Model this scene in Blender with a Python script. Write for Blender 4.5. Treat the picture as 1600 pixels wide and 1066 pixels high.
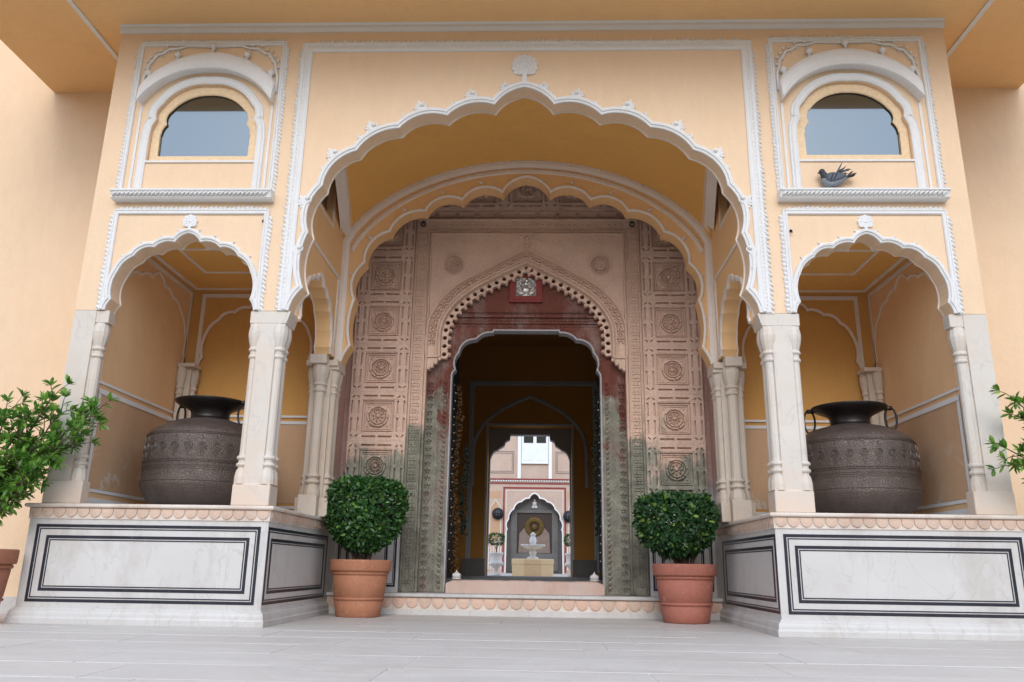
import bpy, bmesh, math, random
from mathutils import Vector, Matrix
from mathutils.geometry import tessellate_polygon
from mathutils import noise as mnoise

for o in list(bpy.data.objects):
    bpy.data.objects.remove(o)
SC = bpy.context.scene
COL = SC.collection
random.seed(7)
R = math.radians
PI = math.pi

# ------------------------------------------------------------------ camera
cam_d = bpy.data.cameras.new('camera')
cam = bpy.data.objects.new('camera', cam_d)
COL.objects.link(cam)
CX, CY, CZ, YAW, PIT, ROL, FPX = 0.1637, -7.0947, 0.5117, 0.0353, 0.2744, 0.0153, 1259.08
fw = Vector((-math.sin(YAW)*math.cos(PIT), math.cos(YAW)*math.cos(PIT), math.sin(PIT)))
rt = Vector((math.cos(YAW), math.sin(YAW), 0))
up = rt.cross(fw)
r2 = math.cos(ROL)*rt + math.sin(ROL)*up
u2 = -math.sin(ROL)*rt + math.cos(ROL)*up
cam.matrix_world = Matrix(((r2.x, u2.x, -fw.x, CX), (r2.y, u2.y, -fw.y, CY), (r2.z, u2.z, -fw.z, CZ), (0, 0, 0, 1)))
cam_d.sensor_width = 36
cam_d.lens = FPX/1600*36
cam_d.clip_start = 0.05
cam_d.clip_end = 3000
SC.camera = cam

# ------------------------------------------------------------------ light
SUN_EL, SUN_AZ = 31, 180          # azimuth measured clockwise from +Y
HAZE = 0.7
OV = (5.7, 6.8, 8.3)
w = bpy.data.worlds.new('World')
SC.world = w
w.use_nodes = True
nt = w.node_tree
sky = nt.nodes.new('ShaderNodeTexSky')
sky.sky_type = 'NISHITA'
sky.sun_disc = False
sky.sun_elevation = R(SUN_EL)
sky.sun_rotation = R(SUN_AZ)
sky.air_density = 1.0
sky.dust_density = 1.5
sky.ozone_density = 1.2
bg = nt.nodes['Background']
hz = nt.nodes.new('ShaderNodeMix')          # even high overcast laid over the clear sky
hz.data_type = 'RGBA'
hz.inputs[0].default_value = HAZE
hz.inputs[7].default_value = (OV[0], OV[1], OV[2], 1)
nt.links.new(sky.outputs[0], hz.inputs[6])
nt.links.new(hz.outputs[2], bg.inputs[0])
bg.inputs[1].default_value = 0.14
sd = bpy.data.lights.new('sun', 'SUN')
sd.energy = 0.56
sd.angle = R(28)
sd.color = (1.0, 0.98, 0.95)
sun = bpy.data.objects.new('sun', sd)
COL.objects.link(sun)
sdir = Vector((math.sin(R(SUN_AZ))*math.cos(R(SUN_EL)), math.cos(R(SUN_AZ))*math.cos(R(SUN_EL)), math.sin(R(SUN_EL))))
sun.rotation_euler = sdir.to_track_quat('Z', 'Y').to_euler()
sun.location = sdir*30
vs = SC.view_settings
vs.view_transform = 'Standard'
vs.look = 'None'
vs.exposure = 1.08
vs.gamma = 1
vs.use_curve_mapping = False
try:
    SC.cycles.max_bounces = 8
    SC.cycles.diffuse_bounces = 5
except Exception:
    pass

# ------------------------------------------------------------------ materials
def rgb(c):
    return (c[0], c[1], c[2], 1)

class NT:
    def __init__(s, name):
        s.m = bpy.data.materials.new(name)
        s.m.use_nodes = True
        s.t = s.m.node_tree
        s.b = s.t.nodes['Principled BSDF']
        s.geo = s.t.nodes.new('ShaderNodeNewGeometry')
    def n(s, typ, **kw):
        x = s.t.nodes.new(typ)
        for k, v in kw.items():
            setattr(x, k, v)
        return x
    def l(s, a, b):
        s.t.links.new(a, b)
    def pos(s, scale=(1, 1, 1)):
        mp = s.n('ShaderNodeMapping')
        mp.inputs['Scale'].default_value = scale
        s.l(s.geo.outputs['Position'], mp.inputs['Vector'])
        return mp.outputs[0]
    def noise(s, scale=5, detail=5, rough=.6, stretch=(1, 1, 1), dist=0):
        x = s.n('ShaderNodeTexNoise')
        x.inputs['Scale'].default_value = scale
        x.inputs['Detail'].default_value = detail
        x.inputs['Roughness'].default_value = rough
        x.inputs['Distortion'].default_value = dist
        s.l(s.pos(stretch), x.inputs['Vector'])
        return x.outputs['Fac']
    def ramp(s, fac, stops):
        x = s.n('ShaderNodeValToRGB')
        e = x.color_ramp.elements
        while len(e) < len(stops):
            e.new(.5)
        for i, (p, c) in enumerate(stops):
            e[i].position = p
            e[i].color = rgb(c) if not isinstance(c, (int, float)) else (c, c, c, 1)
        s.l(fac, x.inputs[0])
        return x.outputs[0]
    def mix(s, fac, a, b, mode='MIX'):
        x = s.n('ShaderNodeMix', data_type='RGBA', blend_type=mode)
        for sock, v in ((x.inputs[0], fac), (x.inputs[6], a), (x.inputs[7], b)):
            if isinstance(v, (int, float)):
                sock.default_value = v
            elif isinstance(v, tuple):
                sock.default_value = rgb(v)
            else:
                s.l(v, sock)
        return x.outputs[2]
    def math(s, op, a, b=0, clamp=False):
        x = s.n('ShaderNodeMath', operation=op, use_clamp=clamp)
        for sock, v in ((x.inputs[0], a), (x.inputs[1], b)):
            if isinstance(v, (int, float)):
                sock.default_value = v
            else:
                s.l(v, sock)
        return x.outputs[0]
    def z(s, ax=2):
        x = s.n('ShaderNodeSeparateXYZ')
        s.l(s.geo.outputs['Position'], x.inputs[0])
        return x.outputs[ax]
    def bump(s, h, strength=.3, dist=.01, prev=None):
        x = s.n('ShaderNodeBump')
        x.inputs['Strength'].default_value = strength
        x.inputs['Distance'].default_value = dist
        s.l(h, x.inputs['Height'])
        if prev is not None:
            s.l(prev, x.inputs['Normal'])
        return x.outputs[0]
    def out(s, col, rough=.8, normal=None, metal=0, spec=.5):
        if isinstance(col, tuple):
            s.b.inputs['Base Color'].default_value = rgb(col)
        else:
            s.l(col, s.b.inputs['Base Color'])
        if isinstance(rough, (int, float)):
            s.b.inputs['Roughness'].default_value = rough
        else:
            s.l(rough, s.b.inputs['Roughness'])
        s.b.inputs['Metallic'].default_value = metal
        s.b.inputs['Specular IOR Level'].default_value = spec
        if normal is not None:
            s.l(normal, s.b.inputs['Normal'])
        return s.m

def plain(name, c, c2=None, scale=3, rough=.85, bump=.15, bscale=60, spot=None, spotamt=.6, stretch=(1, 1, 1), metal=0, spec=.4, fine=.06, thr=.6):
    t = NT(name)
    c2 = c2 or tuple(v*.86 for v in c)
    f = t.ramp(t.noise(scale, 6, .6, stretch), [(.3, 0.0), (.7, 1.0)])
    col = t.mix(f, c, c2)
    g = t.ramp(t.noise(bscale*.6, 4, .7), [(.35, 1-fine*2), (.65, 1+fine)])
    col = t.mix(1.0, col, g, 'MULTIPLY')
    if spot:
        sf = t.ramp(t.noise(scale*2.3+1, 8, .7, stretch), [(thr, 0.0), (thr+.1, 1.0)])
        sf = t.math('MULTIPLY', sf, spotamt)
        col = t.mix(sf, col, spot)
    nb = t.bump(t.noise(bscale, 5, .65), bump, .01)
    nb = t.bump(t.noise(4, 3, .5), bump, .03, nb)
    return t.out(col, rough, nb, metal, spec)

M = {}
# yellow lime wash: warm, brush-marked, faint weather marks
def limewash(name, c, c2, low=None, lowz=(1.9, 2.3), wear=None):
    t = NT(name)
    f = t.ramp(t.noise(1.1, 6, .65, (1, 1, .45)), [(.3, 0.0), (.72, 1.0)])
    col = t.mix(f, c, c2)
    br = t.ramp(t.noise(9, 6, .7, (1, 1, .35)), [(.35, .97), (.68, 1.02)])
    col = t.mix(1.0, col, br, 'MULTIPLY')
    g = t.ramp(t.noise(70, 3, .7), [(.3, .95), (.7, 1.03)])
    col = t.mix(1.0, col, g, 'MULTIPLY')
    if wear:
        a = t.ramp(t.noise(3.6, 9, .72), [(.57, 0.0), (.6, 1.0)])
        zz = t.ramp(t.math('SUBTRACT', wear[1], t.z()), [(0.0, 0.0), (.8, 1.0)])
        col = t.mix(t.math('MULTIPLY', a, zz), col, wear[0])
    nb = t.bump(t.noise(55, 5, .7), .16, .008)
    nb = t.bump(t.noise(3.0, 4, .55), .25, .05, nb)
    return t.out(col, .9, nb, 0, .25)

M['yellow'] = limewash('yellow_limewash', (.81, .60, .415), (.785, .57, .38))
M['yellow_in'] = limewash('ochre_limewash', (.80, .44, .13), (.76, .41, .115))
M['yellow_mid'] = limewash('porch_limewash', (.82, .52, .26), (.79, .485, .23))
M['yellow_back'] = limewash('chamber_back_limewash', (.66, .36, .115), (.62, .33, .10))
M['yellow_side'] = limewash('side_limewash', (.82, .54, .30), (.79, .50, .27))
M['dado'] = limewash('tan_dado_paint', (.61, .39, .235), (.55, .345, .20), wear=((.66, .60, .52), 1.75))
M['white'] = plain('white_lime_plaster', (.74, .73, .725), (.70, .69, .68), 2.5, .85, .06, 45, (.70, .65, .60), .2, thr=.68, fine=.015)
M['white_in'] = plain('aged_white_line', (.78, .70, .63), (.72, .64, .57), 3, .9, .06, 45, fine=.015)
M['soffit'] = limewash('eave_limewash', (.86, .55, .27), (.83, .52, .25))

def marble(name, c, c2, warm, vein=(.45, .42, .42), rough=.5, warmz=None):
    t = NT(name)
    f = t.ramp(t.noise(1.3, 6, .6), [(.3, 0.0), (.7, 1.0)])
    col = t.mix(f, c, c2)
    wv = t.ramp(t.noise(2.2, 7, .7, (1, 1, .5)), [(.48, 0.0), (.68, .8)])
    col = t.mix(wv, col, warm)
    v = t.n('ShaderNodeTexNoise'); v.inputs['Scale'].default_value = 2.3; v.inputs['Detail'].default_value = 9
    v.inputs['Distortion'].default_value = 1.6
    t.l(t.pos((1, 1, .6)), v.inputs['Vector'])
    vr = t.ramp(v.outputs['Fac'], [(.485, 0.0), (.5, .4), (.515, 0.0)])
    col = t.mix(vr, col, vein)
    sp = t.ramp(t.noise(26, 5, .75), [(.68, 0.0), (.75, .5)])
    col = t.mix(sp, col, tuple(x*.6 for x in warm))
    if warmz:
        zz = t.ramp(t.math('ADD', t.math('SUBTRACT', warmz[1], t.z()), t.math('MULTIPLY', t.math('SUBTRACT', t.noise(5, 6, .7), .5), warmz[2])), [(0.0, 0.0), (.35, 1.0)])
        col = t.mix(t.math('MULTIPLY', zz, .8), col, warmz[0])
    nb = t.bump(t.noise(40, 5, .7), .14, .008)
    return t.out(col, rough, nb, 0, .4)
M['marble'] = marble('cream_column_marble', (.64, .595, .54), (.585, .525, .46), (.62, .51, .41), warmz=((.68, .53, .42), 1.35, 1.2))
M['pier'] = marble('buff_pier_stone', (.66, .57, .47), (.60, .50, .40), (.58, .45, .34), rough=.7)
M['plinth'] = marble('white_dais_marble', (.61, .595, .58), (.55, .53, .51), (.47, .43, .39), rough=.45, vein=(.42, .39, .36), warmz=((.42, .35, .28), .02, .30))
M['frieze'] = marble('peach_frieze_stone', (.66, .49, .385), (.60, .43, .33), (.45, .32, .24), rough=.7)
M['frieze_ground'] = marble('white_frieze_ground', (.72, .64, .56), (.66, .57, .50), (.5, .38, .30), rough=.7)
M['petal_pink'] = marble('salmon_step_petal', (.66, .42, .31), (.68, .48, .37), (.48, .34, .26), rough=.6)
M['inlay'] = plain('black_marble_inlay', (.018, .02, .032), (.03, .032, .045), 9, .3, .05, 80, (.42, .41, .40), .75, thr=.655)
M['threshold'] = marble('pink_threshold_stone', (.62, .47, .40), (.52, .37, .30), (.48, .30, .24), rough=.6)

# carved portal stone : pink above, weathered grey-green damp below
def portal(name, top, low, zmid, amp=.9, mid=None):
    t = NT(name)
    n1 = t.noise(2.2, 8, .72, (1, 1, .6))
    base = t.mix(t.ramp(t.noise(3, 6, .65), [(.3, 0.0), (.7, 1.0)]), top, tuple(v*.84 for v in top))
    lowc = t.mix(t.ramp(t.noise(7, 7, .7), [(.32, 0.0), (.62, 1.0)]), low, tuple(v*.55 for v in low))
    k = t.math('ADD', t.math('SUBTRACT', zmid, t.z()), t.math('MULTIPLY', t.math('SUBTRACT', n1, .5), amp*2.2))
    k = t.ramp(t.math('ADD', k, .5), [(.34, 0.0), (.62, 1.0)])
    col = t.mix(k, base, lowc)
    lime = t.ramp(t.noise(16, 10, .85), [(.57, 0.0), (.66, .6)])
    col = t.mix(t.math('MULTIPLY', lime, k), col, (.55, .52, .47))
    if mid:
        mm = t.ramp(t.noise(3.3, 8, .7, (1, 1, .5)), [(.50, 0.0), (.64, .85)])
        col = t.mix(mm, col, mid)
    g = t.ramp(t.noise(45, 5, .75), [(.3, .82), (.7, 1.1)])
    col = t.mix(1.0, col, g, 'MULTIPLY')
    nb = t.bump(t.noise(38, 6, .75), .55, .014)
    nb = t.bump(t.noise(7, 5, .7), .4, .04, nb)
    return t.out(col, .9, nb, 0, .25)
M['portal'] = portal('carved_pink_sandstone', (.77, .55, .435), (.42, .40, .32), 1.72, 1.4)
M['portal_band'] = portal('carved_jamb_sandstone', (.75, .54, .425), (.34, .325, .255), 2.0, 1.4)
M['maroon'] = portal('maroon_painted_stone', (.19, .068, .05), (.34, .325, .26), 2.35, 1.9, (.27, .19, .165))
M['portal_plain'] = portal('plain_pink_wall', (.56, .36, .30), (.66, .62, .59), 1.45, .35)

M['bronze'] = None
def bronze():
    t = NT('patinated_bronze')
    f = t.ramp(t.noise(6, 7, .7), [(.3, 0.0), (.7, 1.0)])
    col = t.mix(f, (.15, .115, .098), (.095, .072, .062))
    v = t.n('ShaderNodeTexVoronoi', feature='DISTANCE_TO_EDGE'); v.inputs['Scale'].default_value = 38
    t.l(t.pos(), v.inputs['Vector'])
    ed = t.ramp(v.outputs['Distance'], [(0.0, 0.0), (.14, 1.0)])
    n2 = t.noise(110, 4, .7)
    lime = t.ramp(t.noise(60, 4, .8), [(.58, 0.0), (.7, .45)])
    col = t.mix(lime, col, (.28, .25, .22))
    nb = t.bump(ed, .5, .006)
    nb = t.bump(n2, .4, .006, nb)
    return t.out(col, t.ramp(t.noise(9, 5, .6), [(.3, .38), (.7, .6)]), nb, .55, .5)
M['bronze'] = bronze()
M['bronze_light'] = plain('worn_bronze_relief', (.20, .165, .14), (.13, .105, .09), 14, .5, .4, 80, metal=.5, spec=.5)
M['bronze_dark'] = plain('dark_bronze_rim', (.05, .043, .04), (.03, .027, .026), 6, .38, .15, 60, metal=.7, spec=.5)

M['terracotta'] = plain('terracotta', (.44, .19, .105), (.38, .155, .085), 4, .8, .2, 70, (.56, .40, .31), .5, thr=.58)
M['terracotta2'] = plain('red_terracotta', (.40, .145, .10), (.34, .12, .085), 4, .75, .2, 70, (.54, .38, .31), .5, thr=.585)
M['terracotta3'] = plain('brown_terracotta', (.36, .15, .085), (.30, .12, .07), 4, .8, .2, 70)
M['soil'] = plain('soil', (.05, .035, .025), None, 12, .95, .6, 40)
M['bark'] = plain('bark', (.13, .09, .065), (.08, .055, .04), 14, .9, .6, 60)

def leafmat(name, a, b, c, rough=.38, bright=.94):
    t = NT(name)
    ri = t.geo.outputs['Random Per Island']
    col = t.ramp(ri, [(0.0, a), (.45, b), (bright-.06, b), (bright, c)])
    t.l(col, t.b.inputs['Base Color'])
    t.b.inputs['Roughness'].default_value = rough
    tr = t.n('ShaderNodeBsdfTranslucent')
    t.l(t.mix(1.0, col, (1.3, 1.5, .5), 'MULTIPLY'), tr.inputs[0])
    ms = t.n('ShaderNodeMixShader'); ms.inputs[0].default_value = .22
    t.l(t.b.outputs[0], ms.inputs[1]); t.l(tr.outputs[0], ms.inputs[2])
    t.l(ms.outputs[0], t.t.nodes['Material Output'].inputs[0])
    return t.m
M['leaf'] = leafmat('glossy_ficus_leaf', (.018, .06, .016), (.036, .115, .024), (.13, .26, .04))
M['leaf2'] = leafmat('dark_ficus_leaf', (.014, .052, .02), (.028, .09, .024), (.24, .38, .06), bright=.955)
M['leaf3'] = leafmat('bright_shrub_leaf', (.05, .14, .022), (.11, .25, .04), (.22, .40, .07), bright=.78)

def glass():
    t = NT('reflective_window_glass')
    g = t.n('ShaderNodeBsdfGlossy'); g.inputs['Roughness'].default_value = .02
    g.inputs['Color'].default_value = (.78, .92, 1.0, 1)
    t.b.inputs['Base Color'].default_value = (.02, .018, .016, 1)
    t.b.inputs['Roughness'].default_value = .1
    ms = t.n('ShaderNodeMixShader'); ms.inputs[0].default_value = .17
    t.l(t.b.outputs[0], ms.inputs[1]); t.l(g.outputs[0], ms.inputs[2])
    t.l(ms.outputs[0], t.t.nodes['Material Output'].inputs[0])
    return t.m
M['glass'] = glass()
M['frame_yellow'] = plain('yellow_painted_wood', (.80, .60, .38), (.76, .56, .34), 4, .5, .1, 50)
M['dark'] = plain('dark_interior', (.03, .027, .022), None, 3, .9, .1)
M['dark_green'] = plain('dark_green_shutter', (.22, .16, .08), None, 3, .8, .1)
M['silver'] = plain('beaten_silver', (.72, .71, .70), (.45, .44, .43), 25, .28, .5, 60, metal=1.0)
M['red_frame'] = plain('red_painted_frame', (.26, .03, .022), (.17, .02, .017), 14, .6, .3, 60)
M['grey_paint'] = plain('grey_painted_reveal', (.42, .41, .42), (.36, .35, .36), 5, .7, .15, 50)
M['grey_dark'] = plain('dark_grey_paint', (.14, .135, .13), (.11, .105, .10), 4, .7, .15, 50)
M['grey_blue'] = plain('blue_grey_moulding', (.38, .41, .43), (.32, .35, .37), 4, .6, .1, 50)
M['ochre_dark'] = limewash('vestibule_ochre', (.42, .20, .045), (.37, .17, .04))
M['pink_wall'] = plain('faded_peach_plaster', (.50, .385, .315), (.46, .32, .25), 1.6, .9, .15, 30, (.62, .38, .24), .45, thr=.56)
M['peach_panel'] = plain('orange_peach_paint', (.50, .31, .19), (.47, .28, .17), 5, .9, .2, 30, (.56, .44, .36), .5, thr=.6)
M['red_line'] = plain('dark_red_border', (.26, .045, .045), None, 5, .8, .1)
M['white_wood'] = plain('white_painted_shutter', (.74, .76, .80), (.68, .70, .74), 4, .6, .1)
M['stone_white'] = plain('white_carved_stone', (.70, .68, .66), (.58, .56, .54), 6, .6, .3, 50)
M['fountain_base'] = plain('yellow_fountain_plaster', (.72, .52, .30), (.68, .48, .27), 3, .85, .15)
M['gold'] = plain('gilded_ring', (.13, .075, .015), (.08, .045, .01), 7, .45, .25, metal=.4)
M['drape'] = plain('pale_drape', (.24, .18, .15), (.19, .14, .11), 5, .9, .2)
M['brown_paint'] = plain('dark_brown_panel', (.05, .032, .024), None, 5, .7, .1)
M['grey_mid'] = plain('mid_grey_paint', (.30, .285, .275), (.25, .235, .225), 4, .7, .15, 50)
M['black_disc'] = plain('black_iron', (.012, .014, .02), None, 5, .45, .2, metal=.3)
M['black_wood'] = plain('black_old_wood', (.012, .010, .009), (.02, .016, .012), 8, .8, .4, 40)
M['marigold'] = plain('dried_marigold', (.13, .065, .02), (.07, .035, .012), 30, .9, .3, 80)
M['garland_dark'] = plain('dark_green_garland', (.012, .018, .010), (.02, .03, .014), 30, .8, .3, 80)
M['bulb'] = plain('clear_fairy_bulb', (.75, .72, .62), None, 5, .3, 0)
M['feather'] = plain('blue_grey_feather', (.115, .135, .165), (.075, .085, .11), 30, .6, .3, 90)
M['feather_pale'] = plain('pale_grey_feather', (.24, .265, .30), (.18, .20, .235), 30, .6, .3, 90)
M['feather_dark'] = plain('dark_slate_feather', (.022, .026, .036), (.035, .042, .05), 30, .5, .3, 90)
M['leg_red'] = plain('coral_red_skin', (.45, .09, .09), None, 30, .6, .1)
M['beak'] = plain('black_beak', (.02, .02, .022), None, 30, .4, .1)
M['cable'] = plain('black_cable', (.02, .02, .02), None, 10, .5, 0)

def paving():
    t = NT('pale_sandstone_paving')
    oi = t.n('ShaderNodeObjectInfo')
    base = t.ramp(oi.outputs['Random'], [(0.0, (.565, .53, .50)), (.5, (.58, .545, .515)), (1.0, (.595, .56, .53))])
    f = t.ramp(t.noise(1.4, 7, .65, (.45, 1.6, 1), .6), [(.36, 0.0), (.7, 1.0)])
    col = t.mix(f, base, (.51, .47, .435))
    st = t.ramp(t.noise(2.3, 8, .7, (.22, 2.6, 1), .8), [(.60, 0.0), (.70, .45)])
    col = t.mix(st, col, (.36, .33, .305))
    wh = t.ramp(t.noise(2.0, 8, .7, (.25, 2.3, 1), .5), [(.58, 0.0), (.72, .55)])
    col = t.mix(wh, col, (.61, .60, .595))
    g = t.ramp(t.noise(55, 4, .7), [(.3, .93), (.7, 1.04)])
    col = t.mix(1.0, col, g, 'MULTIPLY')
    nb = t.bump(t.noise(30, 6, .7), .2, .006)
    nb = t.bump(t.noise(2.5, 4, .5, (.5, 2, 1)), .3, .02, nb)
    return t.out(col, t.ramp(t.noise(6, 5, .6), [(.3, .42), (.7, .65)]), nb, 0, .45)
M['paving'] = paving()
M['joint'] = plain('pale_mortar', (.60, .58, .57), (.52, .50, .48), 6, .9, .3)
M['earth'] = plain('pale_courtyard_ground', (.12, .12, .085), (.09, .095, .06), .6, .9, .2)
M['court_floor'] = plain('courtyard_stone', (.45, .40, .38), (.38, .34, .32), 2, .8, .2)

# ------------------------------------------------------------------ mesh builder
class MB:
    def __init__(s):
        s.v = []; s.f = []; s.sm = []
    def add(s, vs, fs, smooth=False):
        o = len(s.v)
        s.v += [tuple(x) for x in vs]
        s.f += [tuple(i+o for i in f) for f in fs]
        s.sm += [smooth]*len(fs)
    def box(s, x0, x1, y0, y1, z0, z1, bev=0):
        if x0 > x1: x0, x1 = x1, x0
        if y0 > y1: y0, y1 = y1, y0
        if z0 > z1: z0, z1 = z1, z0
        if bev:
            b = bev
            # chamfered prism about z with chamfered top and bottom
            def ring(z, i):
                return [(x0+i+b, y0+i, z), (x1-i-b, y0+i, z), (x1-i, y0+i+b, z), (x1-i, y1-i-b, z), (x1-i-b, y1-i, z), (x0+i+b, y1-i, z), (x0+i, y1-i-b, z), (x0+i, y0+i+b, z)]
            rs = ring(z0, b)+ring(z0+b, 0)+ring(z1-b, 0)+ring(z1, b)
            fs = [tuple(range(7, -1, -1)), tuple(range(24, 32))]
            for k in range(3):
                for i in range(8):
                    j = (i+1) % 8
                    fs.append((k*8+i, k*8+j, k*8+8+j, k*8+8+i))
            s.add(rs, fs); return s
        s.add([(x0, y0, z0), (x1, y0, z0), (x1, y1, z0), (x0, y1, z0), (x0, y0, z1), (x1, y0, z1), (x1, y1, z1), (x0, y1, z1)],
              [(3, 2, 1, 0), (4, 5, 6, 7), (0, 1, 5, 4), (1, 2, 6, 5), (2, 3, 7, 6), (3, 0, 4, 7)])
        return s
    def lathe(s, prof, c=(0, 0, 0), seg=24, smooth=True, phase=0, sq=0):
        vs = []; fs = []
        n = len(prof)
        for i in range(seg):
            a = 2*PI*i/seg+phase
            for (r, z) in prof:
                vs.append((c[0]+r*math.cos(a), c[1]+r*math.sin(a), c[2]+z))
        for i in range(seg):
            j = (i+1) % seg
            for k in range(n-1):
                fs.append((i*n+k, j*n+k, j*n+k+1, i*n+k+1))
        s.add(vs, fs, smooth)
        for k in (0, n-1):
            if prof[k][0] > 1e-4:
                o = len(s.v)
                s.add([vs[i*n+k] for i in range(seg)], [tuple(range(seg))], False)
        return s
    def plate(s, outer, holes, F, w0, w1):
        """extruded polygon with holes; F(u,v,w) -> xyz"""
        loops = [outer]+list(holes)
        polys = [[Vector((p[0], p[1], 0)) for p in l] for l in loops]
        tris = tessellate_polygon(polys)
        flat = [p for l in loops for p in l]
        n = len(flat)
        vs = [F(p[0], p[1], w0) for p in flat]+[F(p[0], p[1], w1) for p in flat]
        fs = []
        for t in tris:
            fs.append(tuple(t)); fs.append(tuple(i+n for i in reversed(t)))
        o = 0
        for l in loops:
            m = len(l)
            for i in range(m):
                j = (i+1) % m
                fs.append((o+i, o+j, n+o+j, n+o+i))
            o += m
        s.add(vs, fs)
        return s
    def sweep(s, path, prof, F, closed=False, smooth=False, lim=1.7):
        n = len(path); m = len(prof)
        vs = []; fs = []
        for i, p in enumerate(path):
            p = Vector(p)
            a = Vector(path[(i-1) % n]) if (closed or i > 0) else None
            b = Vector(path[(i+1) % n]) if (closed or i < n-1) else None
            d1 = (p-a).normalized() if a is not None and (p-a).length > 1e-9 else None
            d2 = (b-p).normalized() if b is not None and (b-p).length > 1e-9 else None
            if d1 is None: d1 = d2
            if d2 is None: d2 = d1
            n1 = Vector((-d1.y, d1.x)); n2 = Vector((-d2.y, d2.x))
            nn = n1+n2
            if nn.length < 1e-6: nn = n1
            nn.normalize()
            k = min(lim, 1/max(.2, nn.dot(n1)))
            for (on, ow) in prof:
                q = p+nn*on*k
                vs.append(F(q.x, q.y, ow))
        cnt = n if closed else n-1
        for i in range(cnt):
            j = (i+1) % n
            for k in range(m-1):
                fs.append((i*m+k, j*m+k, j*m+k+1, i*m+k+1))
        if not closed:
            fs.append(tuple(range(m))); fs.append(tuple((n-1)*m+k for k in range(m)))
        s.add(vs, fs, smooth)
        return s
    def tube(s, pts, rads, seg=6, smooth=True, caps=True):
        pts = [Vector(p) for p in pts]
        if isinstance(rads, (int, float)): rads = [rads]*len(pts)
        vs = []; fs = []
        prev = None
        for i, p in enumerate(pts):
            d = (pts[min(i+1, len(pts)-1)]-pts[max(i-1, 0)])
            if d.length < 1e-9: d = Vector((0, 0, 1))
            d.normalize()
            ref = prev if prev is not None else (Vector((1, 0, 0)) if abs(d.x) < .8 else Vector((0, 1, 0)))
            u = (ref-d*ref.dot(d))
            if u.length < 1e-6: u = d.orthogonal()
            u.normalize(); prev = u
            v = d.cross(u)
            for k in range(seg):
                a = 2*PI*k/seg
                vs.append(p+(u*math.cos(a)+v*math.sin(a))*rads[i])
        for i in range(len(pts)-1):
            for k in range(seg):
                j = (k+1) % seg
                fs.append((i*seg+k, i*seg+j, (i+1)*seg+j, (i+1)*seg+k))
        if caps:
            fs.append(tuple(range(seg))); fs.append(tuple((len(pts)-1)*seg+k for k in range(seg)))
        s.add(vs, fs, smooth)
        return s
    def ball(s, c, r, seg=8, rings=5, F=None, sc=(1, 1, 1)):
        vs = [(0, 0, -1)]
        for i in range(1, rings):
            t = -PI/2+PI*i/rings
            for k in range(seg):
                a = 2*PI*k/seg
                vs.append((math.cos(t)*math.cos(a), math.cos(t)*math.sin(a), math.sin(t)))
        vs.append((0, 0, 1))
        out = []
        for x, y, z in vs:
            q = (c[0]+x*r*sc[0], c[1]+y*r*sc[1], c[2]+z*r*sc[2])
            out.append(F(*q) if F else q)
        fs = []
        for k in range(seg):
            fs.append((0, 1+(k+1) % seg, 1+k))
        for i in range(rings-2):
            for k in range(seg):
                j = (k+1) % seg
                fs.append((1+i*seg+k, 1+i*seg+j, 1+(i+1)*seg+j, 1+(i+1)*seg+k))
        L = len(vs)-1
        for k in range(seg):
            fs.append((L, 1+(rings-2)*seg+k, 1+(rings-2)*seg+(k+1) % seg))
        s.add(out, fs, True)
        return s
    def mesh(s, name, mat, org=(0, 0, 0), recalc=True):
        me = bpy.data.meshes.new(name)
        me.from_pydata([(x-org[0], y-org[1], z-org[2]) for x, y, z in s.v], [], s.f)
        me.polygons.foreach_set('use_smooth', s.sm)
        if recalc:
            bm = bmesh.new(); bm.from_mesh(me)
            bmesh.ops.recalc_face_normals(bm, faces=bm.faces)
            bm.to_mesh(me); bm.free()
        me.materials.append(mat)
        me.update()
        return me

def worg(p):
    o = Vector((0, 0, 0))
    while p is not None:
        o += Vector(p.location); p = p.parent
    return o
def obj(name, mb, mat, parent=None, recalc=True, kind=None):
    o = bpy.data.objects.new(name, mb.mesh(name, mat, worg(parent), recalc))
    COL.objects.link(o)
    if parent is not None: o.parent = parent
    if kind: o['kind'] = kind
    return o
def parts(name, mb, mat, parent):
    """one object for every separate piece in the builder"""
    par = list(range(len(mb.v)))
    def fd(i):
        while par[i] != i:
            par[i] = par[par[i]]; i = par[i]
        return i
    for f in mb.f:
        a = fd(f[0])
        for q in f[1:]: par[fd(q)] = a
    gr = {}
    for k, f in enumerate(mb.f): gr.setdefault(fd(f[0]), []).append(k)
    out = []
    for ks in gr.values():
        m2 = MB(); mp = {}
        for k in ks:
            ff = []
            for i in mb.f[k]:
                if i not in mp: mp[i] = len(m2.v); m2.v.append(mb.v[i])
                ff.append(mp[i])
            m2.f.append(tuple(ff)); m2.sm.append(mb.sm[k])
        out.append(obj(name, m2, mat, parent))
    return out
def inst(name, me, parent, loc, rot=(0, 0, 0), scale=(1, 1, 1)):
    o = bpy.data.objects.new(name, me)
    COL.objects.link(o)
    o.parent = parent
    o.location = Vector(loc)-worg(parent)
    o.rotation_euler = rot
    o.scale = scale
    return o
def tag(o, label, cat, group=None):
    o['label'] = label; o['category'] = cat
    if group: o['group'] = group
    return o
def thing(name, label, cat, loc=(0, 0, 0), group=None):
    o = bpy.data.objects.new(name, None)
    COL.objects.link(o)
    o.location = loc
    o.empty_display_size = .2
    return tag(o, label, cat, group)
def struct(name, mb, mat, recalc=True):
    return obj(name, mb, mat, None, recalc, 'structure')

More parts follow.
